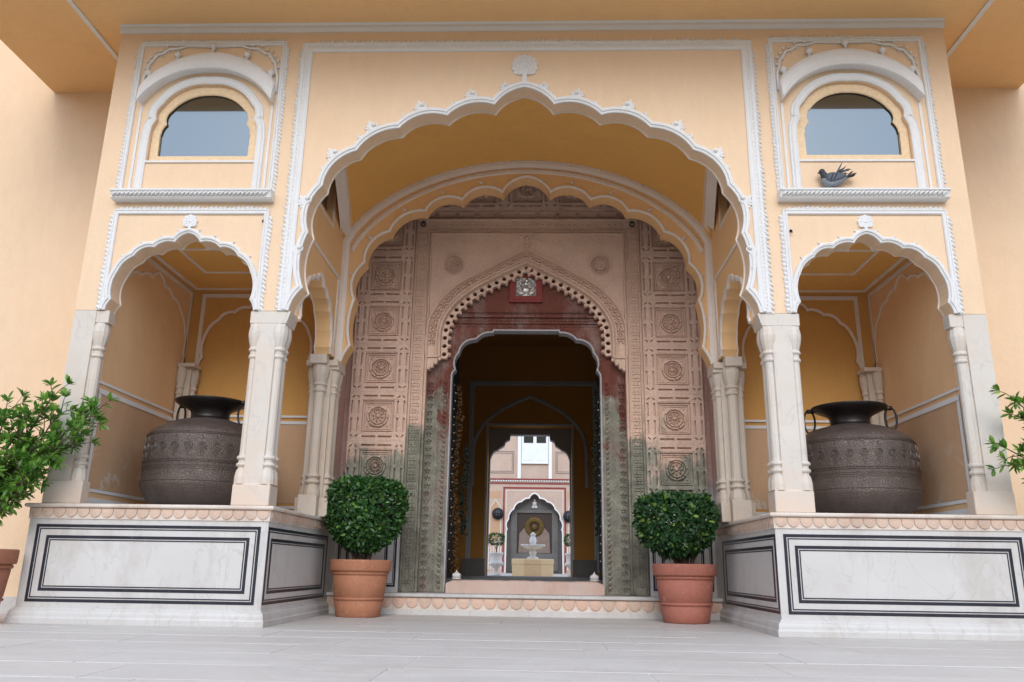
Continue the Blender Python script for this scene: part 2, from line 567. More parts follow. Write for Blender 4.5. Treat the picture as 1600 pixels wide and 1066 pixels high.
def FR(y0):            # front-facing plane, w sticks out towards the viewer
    return lambda u, v, w: (u, y0-w, v)
def FS(x0, s):         # side plane at x = s*x0 ; u = y, v = z, w sticks out to the middle
    return lambda u, v, w: (s*(x0-w), u, v)
def FC(z0):            # ceiling plane, w hangs down
    return lambda u, v, w: (u, v, z0-w)

def arc3(a, m, b, n=8):
    a, m, b = Vector(a), Vector(m), Vector(b)
    d = 2*(a.x*(m.y-b.y)+m.x*(b.y-a.y)+b.x*(a.y-m.y))
    if abs(d) < 1e-6:
        return [tuple(a.lerp(b, i/n)) for i in range(n)]
    ux = ((a.x**2+a.y**2)*(m.y-b.y)+(m.x**2+m.y**2)*(b.y-a.y)+(b.x**2+b.y**2)*(a.y-m.y))/d
    uy = ((a.x**2+a.y**2)*(b.x-m.x)+(m.x**2+m.y**2)*(a.x-b.x)+(b.x**2+b.y**2)*(m.x-a.x))/d
    c = Vector((ux, uy)); r = (a-c).length
    a0 = math.atan2(a.y-uy, a.x-ux); am = math.atan2(m.y-uy, m.x-ux); a1 = math.atan2(b.y-uy, b.x-ux)
    def norm(t, base, sg):
        t -= base
        while t*sg < 0: t += sg*2*PI
        while abs(t) > 2*PI: t -= sg*2*PI
        return t
    tm = norm(am, a0, 1); t1 = norm(a1, a0, 1)
    if tm <= t1: tot = t1
    else: tot = norm(a1, a0, -1)
    return [(ux+r*math.cos(a0+tot*i/n), uy+r*math.sin(a0+tot*i/n)) for i in range(n)]
def arcs(ctrl, n=8):
    out = []
    for i in range(0, len(ctrl)-2, 2):
        out += arc3(ctrl[i], ctrl[i+1], ctrl[i+2], n)
    out.append(tuple(ctrl[-1]))
    return out
def mir(half):         # half runs apex -> foot on the right; returns left foot -> apex -> right foot
    l = [(-x, z) for x, z in reversed(half)]
    return l+half[1:]
def shift(path, dx, dz=0): return [(x+dx, z+dz) for x, z in path]
def seglen(path):
    return sum((Vector(path[i+1])-Vector(path[i])).length for i in range(len(path)-1))
def along(path, step, start=0):
    """points, tangents at even spacing"""
    out = []; need = start; acc = 0
    for i in range(len(path)-1):
        a = Vector(path[i]); b = Vector(path[i+1]); L = (b-a).length
        if L < 1e-9: continue
        while need <= acc+L+1e-9:
            out.append((a.lerp(b, (need-acc)/L), (b-a)/L)); need += step
        acc += L
    return out
def leafrow(mb, path, step, F, side=1, size=(.05, .035, .02), off=0, lean=.35):
    """row of small curled leaves set along a moulding"""
    for p, t in along(path, step, step/2):
        n = Vector((-t.y, t.x))*side
        a, b, h = size
        b *= random.uniform(.85, 1.12)
        base = p+n*off
        pts = [(base-t*a*.5, 0), (base+t*a*.48, 0), (base+n*b+t*a*lean, h*.35), (base+n*b*.35, h), (base+n*b*.6-t*a*.35, h*.2)]
        vs = [F(q.x, q.y, ww) for q, ww in pts]
        mb.add(vs, [(0, 3, 4), (4, 3, 2), (2, 3, 1), (1, 3, 0)])
def dots(mb, path, step, F, off, r=.008):
    for p, t in along(path, step, step/2):
        n = Vector((-t.y, t.x)); q = p+n*off
        vs = [F(q.x+r, q.y, .0), F(q.x, q.y+r, .0), F(q.x-r, q.y, .0), F(q.x, q.y-r, .0), F(q.x, q.y, r)]
        mb.add(vs, [(0, 1, 4), (1, 2, 4), (2, 3, 4), (3, 0, 4)])
def palmette(r, n=7, stem=0.0, stemw=.03):
    """fan-shaped leaf outline standing on (0,0)"""
    pts = [(-stemw, 0)]
    cz = stem+r*.75
    if stem: pts.append((-stemw*.7, stem))
    a0, a1 = R(232), R(-52)
    N = n*6
    for i in range(N+1):
        t = i/N
        a = a0+(a1-a0)*t
        rr = r*(.86+.14*abs(math.sin(t*n*PI)))
        pts.append((rr*math.cos(a), cz+rr*math.sin(a)))
    if stem: pts.append((stemw*.7, stem))
    pts.append((stemw, 0))
    return pts
CROCK = [(-.62, 0), (-.95, .22), (-.70, .38), (-.92, .70), (-.58, .74), (-.62, 1.08), (-.28, 1.02), (-.16, 1.28), (0, 1.55), (.16, 1.28), (.28, 1.02), (.62, 1.08), (.58, .74), (.92, .70), (.70, .38), (.95, .22), (.62, 0)]
def place2d(pts, at, ang=0, sc=1):
    c, s_ = math.cos(ang), math.sin(ang)
    return [(at[0]+(x*c-z*s_)*sc, at[1]+(x*s_+z*c)*sc) for x, z in pts]

# ================================================================== outlines (metres)
MAIN = [(0, 5.155), (.18, 5.08), (.295, 4.955), (.51, 4.978), (.765, 4.835), (1.01, 4.848), (1.238, 4.695), (1.48, 4.625), (1.645, 4.45), (1.845, 4.33), (1.955, 4.07), (2.08, 3.83), (2.055, 3.58), (2.115, 3.32), (2.06, 3.015), (2.135, 2.92), (2.176, 2.79)]
REAR = [(0, 5.005), (.165, 4.945), (.28, 4.80), (.53, 4.868), (.757, 4.70), (.995, 4.738), (1.19, 4.56), (1.435, 4.515), (1.60, 4.30), (1.82, 4.15), (1.87, 3.91), (2.0, 3.69), (1.96, 3.467), (2.01, 3.18), (1.975, 2.911), (2.025, 2.83), (2.07, 2.71)]
SMALL = [(0, 3.568), (.067, 3.54), (.122, 3.473), (.222, 3.478), (.318, 3.42), (.412, 3.415), (.503, 3.332), (.585, 3.272), (.635, 3.182), (.678, 3.04), (.660, 2.895), (.685, 2.86), (.705, 2.79)]
SIDE = [(0, 3.43), (.06, 3.40), (.11, 3.345), (.20, 3.34), (.28, 3.285), (.36, 3.265), (.43, 3.18), (.51, 3.10), (.545, 3.0), (.575, 2.9), (.555, 2.81), (.58, 2.78), (.60, 2.745)]
WIN = [(0, 5.205), (.27, 5.155), (.455, 4.97), (.50, 4.90), (.495, 4.805), (.515, 4.765), (.54, 4.70)]
GLS = [(0, 5.115), (.22, 5.07), (.385, 4.93), (.425, 4.86), (.415, 4.775), (.44, 4.74), (.46, 4.66)]
def path_of(ctrl, n=8): return mir(arcs(ctrl, n))
P_MAIN = path_of(MAIN, 10); P_REAR = path_of(REAR, 9); P_SMALL = path_of(SMALL, 6); P_SIDE = path_of(SIDE, 6)
P_WIN = path_of(WIN, 8); P_GLS = path_of(GLS, 8)
XS = 3.216          # centre of a side bay
XW = 3.205
ZI = 2.79           # impost height
ZT = 5.90           # underside of the eave
def H(x):
    x = min(abs(x), 2.16)
    return (5.215-2.68+math.sqrt(2.68**2-x*x) + 4.12+1.095*math.sqrt(max(0, 1-(x/2.16)**2)))/2

# ================================================================== setting
def ground():
    mb = MB()
    mb.add([(-400, -400, -.03), (400, -400, -.03), (400, 2.3, -.03), (-400, 2.3, -.03)], [(0, 1, 2, 3)])
    mb.add([(-400, 2.3, -.03), (400, 2.3, -.03), (400, 500, -.03), (-400, 500, -.03)], [(0, 1, 2, 3)])
    struct('ground', mb, M['earth'], recalc=False)
ground()
mb = MB(); mb.box(-6.6, 6.6, -5.2, 2.3, -.028, -.004)
pave = struct('paved_forecourt', mb, M['joint'])
ys = [2.16, 1.62, .95, .36, -.28, -.86, -1.42, -2.02, -2.62, -3.2, -3.85, -4.5, -5.1]
rr = random.Random(3)
for i in range(len(ys)-1):
    x = -6.6+rr.uniform(0, 1)
    first = True
    y1, y0 = ys[i], ys[i+1]
    x = -6.6
    while x < 6.6:
        wdt = rr.uniform(1.1, 2.1)
        if first: wdt *= rr.uniform(.4, 1)
        first = False
        x1 = min(6.6, x+wdt)
        g = .0035
        dz = [rr.uniform(-.0012, .0018) for _ in range(4)]
        m2 = MB()
        a, b, c, d = x+g, x1-g, y0+g, y1-g
        e = .004
        m2.add([(a, c, -.02), (b, c, -.02), (b, d, -.02), (a, d, -.02),
                (a, c, dz[0]-e), (b, c, dz[1]-e), (b, d, dz[2]-e), (a, d, dz[3]-e),
                (a+e, c+e, dz[0]), (b-e, c+e, dz[1]), (b-e, d-e, dz[2]), (a+e, d-e, dz[3])],
               [(0, 1, 5, 4), (1, 2, 6, 5), (2, 3, 7, 6), (3, 0, 4, 7), (4, 5, 9, 8), (5, 6, 10, 9), (6, 7, 11, 10), (7, 4, 8, 11), (8, 9, 10, 11)])
        obj('paving_slab', m2, M['paving'], pave)
        x = x1

# main palace walls beside the gatehouse
for s, lab in ((-1, 'plain cream yellow palace wall left of the gatehouse, behind the leafy potted shrub'), (1, 'plain cream yellow palace wall right of the gatehouse, beyond the pigeon window')):
    wl = thing('palace_wall', lab, 'wall', (s*4.3, 1.2, 0))
    mb = MB(); mb.box(s*4.21, s*17, 1.2, 1.75, -.02, 11)
    obj('wall_face', mb, M['yellow'], wl)
    # added wings, unseen behind the viewer, that only shape the light
    mb = MB(); mb.box(s*17.001, s*18, -24, 1.75, -.02, 8); obj('side_light_blocker', mb, M['yellow'], wl)
    mb = MB(); mb.box(0 if s > 0 else -18, 18 if s > 0 else -.001, -25, -24.001, -.02, 8); obj('front_light_blocker', mb, M['yellow'], wl)
    mb = MB(); mb.box(s*4.22, s*17, 1.17, 1.2, 0, .16)
    obj('skirting', mb, M['plinth'], wl)

# ================================================================== gatehouse
G = thing('gatehouse', 'cream yellow palace gatehouse with white scalloped arches, carved frames and two upper windows', 'building', (0, 0, 0))

# facade plate
outer = [(-4.21, ZI)]+shift(P_SMALL, -XS)+P_MAIN+shift(P_SMALL, XS)+[(4.21, ZI), (4.21, ZT), (-4.21, ZT)]
wh = P_WIN+[(.54, 4.345), (-.54, 4.345)]
mb = MB()
mb.plate(outer, [shift(wh, -XW), shift(wh, XW)], FR(0), -.17, 0)
obj('front_wall', mb, M['yellow'], G)

mb = MB()
for s in (-1, 1):
    F = FS(2.14, s)
    so = [(.171, ZI)]+[(.80+x, z) for x, z in P_SIDE if abs(x) < .62]+[(1.649, 2.745), (1.649, ZT), (.171, ZT)]
    hole = [(.52, 4.185), (1.10, 4.185), (1.10, 4.95), (.52, 4.95)]
    mb.plate(so, [hole], F, -.17, 0)
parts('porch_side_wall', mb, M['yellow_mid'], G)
mb = MB()
for s in (-1, 1):
    mb.plate([(.5, 4.16), (1.12, 4.16), (1.12, 4.98), (.5, 4.98)], [], FS(2.2, s), -.1, -.02)
parts('clerestory_shutter', mb, M['dark_green'], G)
# rear arch wall
mb = MB()
ro = [(-2.31, 2.71)]+P_REAR+[(2.31, 2.71), (2.31, ZT), (-2.31, ZT)]
mb.plate(ro, [], FR(1.65), -.2, 0)
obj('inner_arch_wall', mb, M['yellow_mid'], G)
# chamber walls, block sides and closures
mb = MB()
for s in (-1, 1):
    mb.box(s*3.95, s*4.206, .121, 1.88, 0, 5.895)
parts('side_wall', mb, M['yellow'], G)
mb = MB()
for s in (-1, 1):
    mb.box(s*3.944, s*3.9495, .172, 1.8795, 1.0, 3.619)
parts('side_lining', mb, M['yellow_side'], G)
mb = MB()
for s in (-1, 1):
    mb.box(s*2.30, s*3.95, 1.88, 2.08, 0, 5.6)
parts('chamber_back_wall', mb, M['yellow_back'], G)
mb = MB()
for s in (-1, 1):
    mb.box(s*2.312, s*3.948, .172, 1.879, 3.62, 3.8)
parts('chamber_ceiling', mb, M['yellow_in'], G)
mb = MB()
for s in (-1, 1):
    mb.box(s*2.20, s*2.45, 1.852, 2.75, .98, 5.6)
mb.box(-2.2, 2.2, 1.852, 3.0, 5.6, 5.8)
parts('recess_side_wall', mb, M['portal_plain'], G)
# coffin of masonry above everything (upper storey)
mb = MB()
mb.box(-5.3, 5.3, -1.25, 1.19, 6.17, 11)
mb.box(-6, 6, 1.76, 7.9, 6.17, 11)
parts('upper_storey', mb, M['yellow'], G)
# chamber floor = dais, built with the dais

# vault between the two arches
def vault():
    mb = MB()
    NY, NX = 14, 40
    rows = []
    for j in range(NY+1):
        y = .165+(1.652-.165)*j/NY
        xg = 1.90+.157*y
        row = []
        zz = H(xg)
        row.append((-2.145, y, zz+.5)); row.append((-(xg+.05), y, zz+.18))
        for i in range(NX+1):
            x = -xg+2*xg*i/NX
            row.append((x, y, H(x)))
        row.append(((xg+.05), y, zz+.18)); row.append((2.145, y, zz+.5))
        rows.append(row)
    n = len(rows[0])
    vs = [p for r in rows for p in r]
    fs = [(j*n+i, j*n+i+1, (j+1)*n+i+1, (j+1)*n+i) for j in range(NY) for i in range(n-1)]
    mb.add(vs, fs, True)
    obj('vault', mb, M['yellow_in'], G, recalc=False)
    # ribs
    mb = MB(); tr = MB()
    for s in (-1, 1):
        strip = []
        for j in range(15):
            y = .2+1.43*j/14
            xg = 1.90+.157*y
            a = (s*(xg+.012), y, H(xg)+.03); b = (s*(xg+.01), y, H(xg)-.014); c = (s*(xg-.085), y, H(xg-.085)-.016); d = (s*(xg-.095), y, H(xg-.095)+.01)
            strip.append((a, b, c, d))
        vs = [p for q in strip for p in q]
        fs = [(j*4+k, j*4+k+1, j*4+5+k, j*4+4+k) for j in range(14) for k in range(3)]
        rb = MB(); rb.add(vs, fs); obj('vault_rib', rb, M['white_in'], G)
        for j in range(34):
            mb = tr
            y = .22+1.40*j/33
            xg = 1.90+.157*y-.10
            mb.ball((s*xg, y, H(xg)-.004), .012, 5, 4)
    obj('rib_beads', tr, M['white_in'], G, kind='stuff')
vault()

# ---- soffit / eave
mb = MB(); mb.box(-5.65, 5.65, -1.5, 1.2, ZT, 6.17)
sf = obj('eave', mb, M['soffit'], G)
for s in (-1, 1):
    mb = MB(); mb.box(s*4.51, s*4.56, -1.49, 1.19, ZT-.018, ZT-.001)
    obj('eave_moulding', mb, M['white'], sf)
mb = MB()
mb.sweep([(-4.22, 0), (4.22, 0)], [(-.035, .0), (-.035, .015), (.0, .03), (.03, .03), (.05, .045), (.05, 0)], lambda u, v, w: (u, -w-.001, 5.865+v-.015))
obj('cornice_moulding', mb, M['white'], G)

# ---- white frames
BANDP = [(0, -.002), (0, .016), (.008, .024), (.02, .024), (.026, .014), (.034, .014), (.04, .022), (.05, .022), (.056, .01), (.056, -.002)]
def band(path, F, name='frame_moulding', sc=1.0, leaf=(.05, .036, .02), step=.046, mat=None, dot=False, both=False):
    mb = MB()
    mb.sweep(path, [(a*sc, b) for a, b in BANDP], F)
    o = obj(name, mb, mat or M['white'], G)
    if leaf:
        lb = MB(); leafrow(lb, path, step, F, 1, leaf, .038*sc)
        if both: leafrow(lb, path, step*.8, F, 1, (leaf[0]*.7, leaf[1]*.5, leaf[2]), .03*sc)
        if dot:
            dots(lb, path, .05, lambda u, v, w: F(u, v, w+.013), .030*sc)
            dots(lb, path, .05, lambda u, v, w: F(u, v, w+.013), .020*sc)
        q = obj('leaf_edging', lb, mat or M['white'], o, kind='stuff')
    return o
F0 = FR(0)
band([(-2.175, ZI+.0), (-2.175, 5.575), (2.175, 5.575), (2.175, ZI+.0)], F0, sc=2.0, leaf=(.062, .066, .026), dot=True, both=True)
for s in (-1, 1):
    c = s*XS
    band([(c-.72, 4.0), (c-.72, 5.655), (c+.72, 5.655), (c+.72, 4.0)], F0, sc=.9, leaf=(.056, .050, .022), step=.042)
    band([(c-.715, ZI), (c-.715, 3.765), (c+.715, 3.765), (c+.715, ZI)], F0, sc=.95, leaf=(.060, .054, .022), step=.044)

# arch mouldings
ARCHP = [(.0, -.002), (.0, .014), (.010, .020), (.020, .016), (.026, .030), (.046, .034), (.058, .026), (.062, -.002)]
mb = MB(); mb.sweep(P_MAIN, ARCHP, F0); am = obj('arch_moulding', mb, M['white'], G)
mb = MB(); mb.sweep([(x*.999, z) for x, z in P_MAIN], [(-.012, 0), (-.012, .012), (.004, .012), (.004, 0)], FR(.171)); obj('arch_moulding', mb, M['white_in'], G)
for s in (-1, 1):
    pth = shift(P_SMALL, s*XS)
    mb = MB(); mb.sweep(pth, [(a*.85, b) for a, b in ARCHP], F0); obj('arch_moulding', mb, M['white'], G)
    mb = MB(); mb.sweep(pth, [(-.010, 0), (-.010, .010), (.004, .010), (.004, 0)], FR(.171)); obj('arch_moulding', mb, M['white_in'], G)
    # end filler of the frame bands down at the impost between small arch and frame
    for e in (-1, 1):
        x0 = s*XS+e*.70
        mb = MB(); mb.box(x0, x0+e*.012, -.012, -.001, ZI, 3.0)
# crockets on the main arch
def crocket(at, sc, ang=0, n=5, name='crocket', mat=None, parent=None, F=F0, th=.026):
    mb = MB()
    pts = place2d([(x*.068, z*.074) for x, z in CROCK], at, ang, sc)
    mb.plate(pts, [], F, 0, th*.55)
    mb.plate(place2d([(x*.042, z*.05) for x, z in CROCK], at, ang, sc), [], F, th*.5, th)
    mb.ball((at[0], at[1]+.05*sc, th), .022*sc, 6, 4, F)
    return obj(name, mb, mat or M['white'], parent or G)
half = MAIN
for i in range(1, len(MAIN)-3, 2):
    x, z = MAIN[i]
    for s in (-1, 1):
        crocket((s*(x+.01), z+.040), 1.15 if i > 1 else .9, -s*min(.9, .12*i*.55), parent=am)
        if i > 1:
            x2 = MAIN[i+1][0]*.55+x*.45; z2 = MAIN[i+1][1]*.55+z*.45
            crocket((s*(x2+.05), z2+.055), .42, -s*.5, parent=am)
for s in (-1, 1):
    for k in range(1, len(SMALL)-3, 2):
        x, z = SMALL[k]
        for e in (-1, 1):
            mb = MB()
            p = (s*XS+e*(x+.015), z+.045)
            mb.ball((p[0], p[1], .006), .020, 7, 4, F0, (1, 1, .8))
            mb.ball((p[0]+e*.02, p[1]+.018, .006), .012, 6, 4, F0, (1, 1, .8))
            obj('crocket', mb, M['white'], G)
# finials
def finial(at, r, stem, n, disc=True):
    mb = MB()
    mb.plate(place2d(palmette(r, n, stem, r*.2), at), [], F0, -.002, .022)
    cz = at[1]+stem+r*.75
    for k in range(n):
        a = R(-35)+R(250)*k/(n-1)
        for q in (.45, .7):
            mb.ball((at[0]+r*q*math.cos(a), cz+r*q*math.sin(a), .02), r*.12, 6, 4, F0, (1, 1, .6))
    mb.ball((at[0], cz, .02), r*.22, 8, 4, F0, (1, 1, .6))
    mb.ball((at[0]-r*.35, cz-r*.62, .02), r*.18, 6, 4, F0, (1, 1, .6))
    mb.ball((at[0]+r*.35, cz-r*.62, .02), r*.18, 6, 4, F0, (1, 1, .6))
    obj('arch_finial', mb, M['white'], G)
finial((0, 5.20), .135, .09, 11)
for s in (-1, 1):
    finial((s*XS, 3.60), .075, .03, 7)

# ---- rear arch trims
FRr = FR(1.65)
mb = MB(); mb.sweep(P_REAR, [(-.001, 0), (-.001, .012), (.008, .022), (.024, .022), (.032, .010), (.036, 0)], FRr); obj('arch_moulding', mb, M['white_in'], G)
for k in range(3, len(REAR)-3, 2):
    x, z = REAR[k]
    for s in (-1, 1):
        mb = MB()
        mb.ball((s*(x+.01), z+.07, .008), .022, 6, 4, FRr, (1, 1, .6)); mb.ball((s*(x+.035), z+.085, .008), .014, 6, 4, FRr, (1, 1, .6))
        obj('crocket', mb, M['white_in'], G)
arcp = [(-2.15+4.3*i/60, H(-2.15+4.3*i/60)) for i in range(61)]
vp = [(-2.15, 2.72)]+arcp+[(2.15, 2.72)]
mb = MB()
mb.sweep(vp, [(-.0, 0), (-.0, .03), (-.045, .034), (-.085, .02), (-.085, 0)], FRr)
mb.sweep([(x*.955, z-.115) for x, z in arcp], [(0, 0), (0, .016), (-.034, .018), (-.04, 0)], FRr)
o = parts('vault_arc_moulding', mb, M['white_in'], G)[0]
lb = MB()
for p, t in along(vp, .042, .02):
    nn = Vector((-t.y, t.x)); q = p-nn*.006
    lb.ball((q.x, q.y, .035), .013, 5, 4, FRr)
for p, t in along([(x*.955, z-.115) for x, z in arcp], .042, .02):
    lb.ball((p.x, p.y, .022), .009, 5, 4, FRr)
obj('bead_row', lb, M['white_in'], o, kind='stuff')

# ---- porch side trims
for s in (-1, 1):
    F = FS(2.14, s)
    mb = MB()
    pth = [(.80+x, z) for x, z in P_SIDE]
    mb.sweep(pth, [(0, 0), (0, .02), (.035, .024), (.04, 0)], F)
    pr = [(0, 0), (0, .014), (.035, .014), (.035, 0)]
    mb.sweep([(.2, 3.655), (1.50, 3.655), (1.50, 2.75)], pr, F)
    mb.sweep([(.2, 4.13), (1.12, 4.13), (1.12, 5.0)], [(-.012, 0), (-.012, .01), (.012, .01), (.012, 0)], F)
    parts('side_arch_moulding', mb, M['white_in'], G)
    F2 = FS(2.305, s)
    mb = MB(); mb.sweep(pth, [(0, 0), (0, .012), (-.012, .012), (-.012, 0)], F2); parts('side_arch_moulding', mb, M['white_in'], G)
    mb = MB()
    for i, zz in enumerate((2.80, 2.98)):
        mb.box(s*2.16, s*2.29, 1.375-(.0 if i == 0 else .0), 1.40, zz, zz+.022)
    parts('side_arch_moulding', mb, M['white_in'], G)

# ---- windows
def window(s):
    c = s*XW
    wf = MB()
    ho = [(x*.995, z) for x, z in P_WIN]+[(.537, 4.348), (-.537, 4.348)]
    hi = P_GLS+[(.455, 4.415), (-.455, 4.415)]
    wf.plate(shift(ho, c), [shift(hi, c)], FR(.035), -.045, 0)
    W = obj('window', wf, M['frame_yellow'], G)
    # inner bead of the sash
    mb = MB(); mb.sweep(shift(P_GLS, c), [(-.001, 0), (-.001, .012), (-.008, .012), (-.008, 0)], FR(.05)); obj('sash_bead', mb, M['frame_yellow'], W)
    mb = MB(); mb.plate(shift([(x*1.02, z+.01) for x, z in P_GLS]+[(.47, 4.40), (-.47, 4.40)], c), [], FR(.062), -.006, 0)
    obj('pane', mb, M['glass'], W)
    mb = MB(); mb.box(c-.6, c+.6, .10, .168, 4.3, 5.3); obj('backing', mb, M['dark'], W)
    # white surround
    mb = MB()
    sp = shift([(-.545, 3.99)]+[(-.545, 4.6)]+[p for p in P_WIN if p[1] > 4.7]+[(.545, 4.6), (.545, 3.99)], c)
    mb.sweep(sp, [(0, 0), (0, .014), (.02, .024), (.05, .024), (.062, .010), (.072, .010), (.08, .018), (.088, .0)], F0)
    mb.box(c-.545, c+.545, -.016, .0, 4.322, 4.342)
    parts('window_surround', mb, M['white'], W)
    mb = MB()
    for e in (-1, 1):
        mb.sweep([(c+e*.668, 3.99), (c+e*.668, 4.96)], [(-.012, 0), (-.012, .012), (.012, .012), (.012, 0)], F0)
    parts('surround_fillet', mb, M['white'], W)
    # curved hood
    top = arcs([(0, 5.575), (.36, 5.49), (.645, 5.28)], 12)+[(.69, 5.20), (.685, 5.08)]
    low = arcs([(0, 5.345), (.40, 5.25), (.675, 4.985)], 12)+[(.678, 4.982), (.68, 4.978)]
    top = [(-x, z) for x, z in reversed(top)]+top[1:]
    low = [(-x, z) for x, z in reversed(low)]+low[1:]
    n = len(top); mb = MB(); rows = []
    for t_ in range(6):
        q = t_/5
        yy = -.105*math.sin(q*PI/2)**.8
        zz = 1-(1-q)**.8
        rows.append([(c+top[i][0]*(1-q)+low[i][0]*q, yy, top[i][1]*(1-zz)+low[i][1]*zz+.035*math.sin(q*PI)) for i in range(n)])
    rows.append([(c+low[i][0], -.108, low[i][1]-.018) for i in range(n)])
    rows.append([(c+low[i][0]*.985, -.088, low[i][1]-.018) for i in range(n)])
    rows.append([(c+low[i][0]*.985, .0, low[i][1]-.005) for i in range(n)])
    vs = [p for r in rows for p in r]
    fs = [(j*n+i, j*n+i+1, (j+1)*n+i+1, (j+1)*n+i) for j in range(len(rows)-1) for i in range(n-1)]
    fs.append(tuple(j*n for j in range(len(rows)))); fs.append(tuple(j*n+n-1 for j in range(len(rows))))
    mb.add(vs, fs)
    mb.tube([(c+x, -.106, z-.005) for x, z in low[1:-1]], .011, 6)
    hood = obj('window_hood', mb, M['white'], W)
    for (bx, bz, sc) in ((0, 5.58, .9), (-.36, 5.485, 1), (.36, 5.485, 1), (-.63, 5.27, 1), (.63, 5.27, 1)):
        mb = MB()
        mb.tube([(c+bx, -.03, bz-.02), (c+bx, -.03, bz+.02), (c+bx, -.03, bz+.035), (c+bx, -.03, bz+.06), (c+bx, -.03, bz+.095)], [.02*sc, .014*sc, .034*sc, .034*sc, .004], 8)
        obj('bud_finial', mb, M['white'], hood)
    # vine scroll
    vh = arcs([(0, 5.645), (.18, 5.65), (.28, 5.655)], 4)+[(.37, 5.62), (.47, 5.615), (.53, 5.565), (.585, 5.55), (.62, 5.49), (.655, 5.44), (.665, 5.36), (.69, 5.28), (.69, 5.10)]
    v2 = [(-x, z) for x, z in reversed(vh)]+vh[1:]
    mb = MB()
    mb.tube([(c+x, -.012, z) for x, z in v2], .015, 6)
    for x, z in vh[5:-2]:
        for e in (-1, 1):
            mb.ball((c+e*(x+.025), -.012, z+.035), .017, 6, 4)
            mb.ball((c+e*(x-.0), -.012, z-.03), .011, 6, 4)
    obj('vine_scroll', mb, M['white'], W)
    # sill with rope band
    mb = MB()
    x0, x1 = c-.785, c+.785
    mb.sweep([(x0, 0), (x1, 0)], [(3.895, -.005), (3.895, .085), (3.908, .10), (3.918, .098), (3.958, .112), (3.968, .128), (3.985, .128), (3.985, -.005)], lambda u, v, w: (u, -w, v))
    sl = obj('window_sill', mb, M['white'], W)
    lb = MB()
    k = 0
    x = x0+.02
    while x < x1-.04:
        sgn = 1
        lb.tube([(x, -.104, 3.916), (x+.018, -.118, 3.937), (x+.048, -.116, 3.958)], [.005, .016, .006], 5)
        x += .042
    obj('rope_band', lb, M['white'], sl, kind='stuff')
    return W
window(-1); window(1)

# ---- chamber decoration
for s in (-1, 1):
    c = s*3.12
    layer = MB()
    sm = [(x*.93, 2.70+(z-2.79)*1.02) for x, z in P_SMALL]
    lay = [(c-s*.0-.815 if True else 0, 2.70)]
    xl, xr = sorted((s*2.312, s*3.949))
    lo = [(xl, 2.70)]+shift(sm, c)+[(xr, 2.70), (xr, 3.62), (xl, 3.62)]
    layer.plate(lo, [], FR(1.835), -.045, 0)
    obj('blind_arch', layer, M['yellow_back'], G)
    mb = MB(); mb.sweep(shift(sm, c), [(0, 0), (0, .012), (.03, .012), (.03, 0)], FR(1.835))
    pr = [(0, 0), (0, .010), (.045, .010), (.045, 0)]
    mb.sweep([(s*3.80, 2.70), (s*3.80, 3.56), (s*2.33, 3.56)], [(a*(1 if s > 0 else -1), b) for a, b in pr] if False else [(-.022, 0), (-.022, .010), (.022, .010), (.022, 0)], FR(1.834))
    parts('wall_line', mb, M['white_in'], G)
    Fo = FS(3.944, s)
    sm2 = [(.98+x*1.17, 2.70+(z-2.79)*1.04) for x, z in P_SMALL]
    mb = MB(); mb.sweep([p for p in sm2 if p[0] > .2], [(0, 0), (0, .010), (.028, .010), (.028, 0)], Fo)
    mb.sweep([(.2, 3.575), (1.80, 3.575), (1.80, 2.70)], [(-.02, 0), (-.02, .010), (.02, .010), (.02, 0)], Fo)
    parts('wall_line', mb, M['white_in'], G)
    mb = MB()
    def rect(x0, x1, y0, y1): return [(x0, y0), (x1, y0), (x1, y1), (x0, y1)]
    mb.sweep(rect(s*2.40, s*3.87, .26, 1.745), [(-.02, 0), (-.02, .01), (.02, .01), (.02, 0)], FC(3.62), closed=True)
    mb.sweep(rect(s*2.72, s*3.54, .52, 1.19), [(-.016, 0), (-.016, .01), (.016, .01), (.016, 0)], FC(3.62), closed=True)
    parts('ceiling_line', mb, M['white_in'], G)
    # tan dado with double white line and painted skirting
    mb = MB()
    mb.box(s*2.32, s*3.945, 1.872, 1.8795, 1.16, 2.07)
    mb.box(s*3.938, s*3.9435, .2, 1.868, 1.16, 2.03)
    parts('dado', mb, M['dado'], G)
    mb = MB()
    for z0, z1 in ((2.04, 2.075), (2.115, 2.14)):
        mb.box(s*2.32, s*3.945, 1.862, 1.871, z0, z1)
    for z0, z1 in ((2.025, 2.07), (2.115, 2.14)):
        mb.box(s*3.930, s*3.9375, .14 if z0 < 2.1 else .10, 1.86, z0, z1)
    mb.box(s*3.930, s*3.9375, .14, .18, 1.17, 2.02)
    mb.box(s*3.930, s*3.9375, .08, .105, 1.05, 2.11)
    mb.box(s*3.930, s*3.9375, .181, 1.86, 1.125, 1.155)
    mb.box(s*2.32, s*3.93, 1.862, 1.871, 1.10, 1.13)
    parts('dado_line', mb, M['white'], G)
    mb = MB()
    mb.box(s*3.934, s*3.9435, .11, 1.86, 1.0, 1.075)
    mb.box(s*2.32, s*3.93, 1.866, 1.876, 1.0, 1.07)
    parts('painted_skirting', mb, M['white'], G)

for s, x, z in ((-1, 2.50, 3.70), (1, 2.52, 3.60)):
    mb = MB(); mb.tube([(s*x, 0, z), (s*x, -.03, z-.004), (s*x, -.04, z-.03)], .006, 6); mb.ball((s*x, -.006, z), .014, 6, 4)
    obj('iron_hook', mb, M['black_disc'], G)
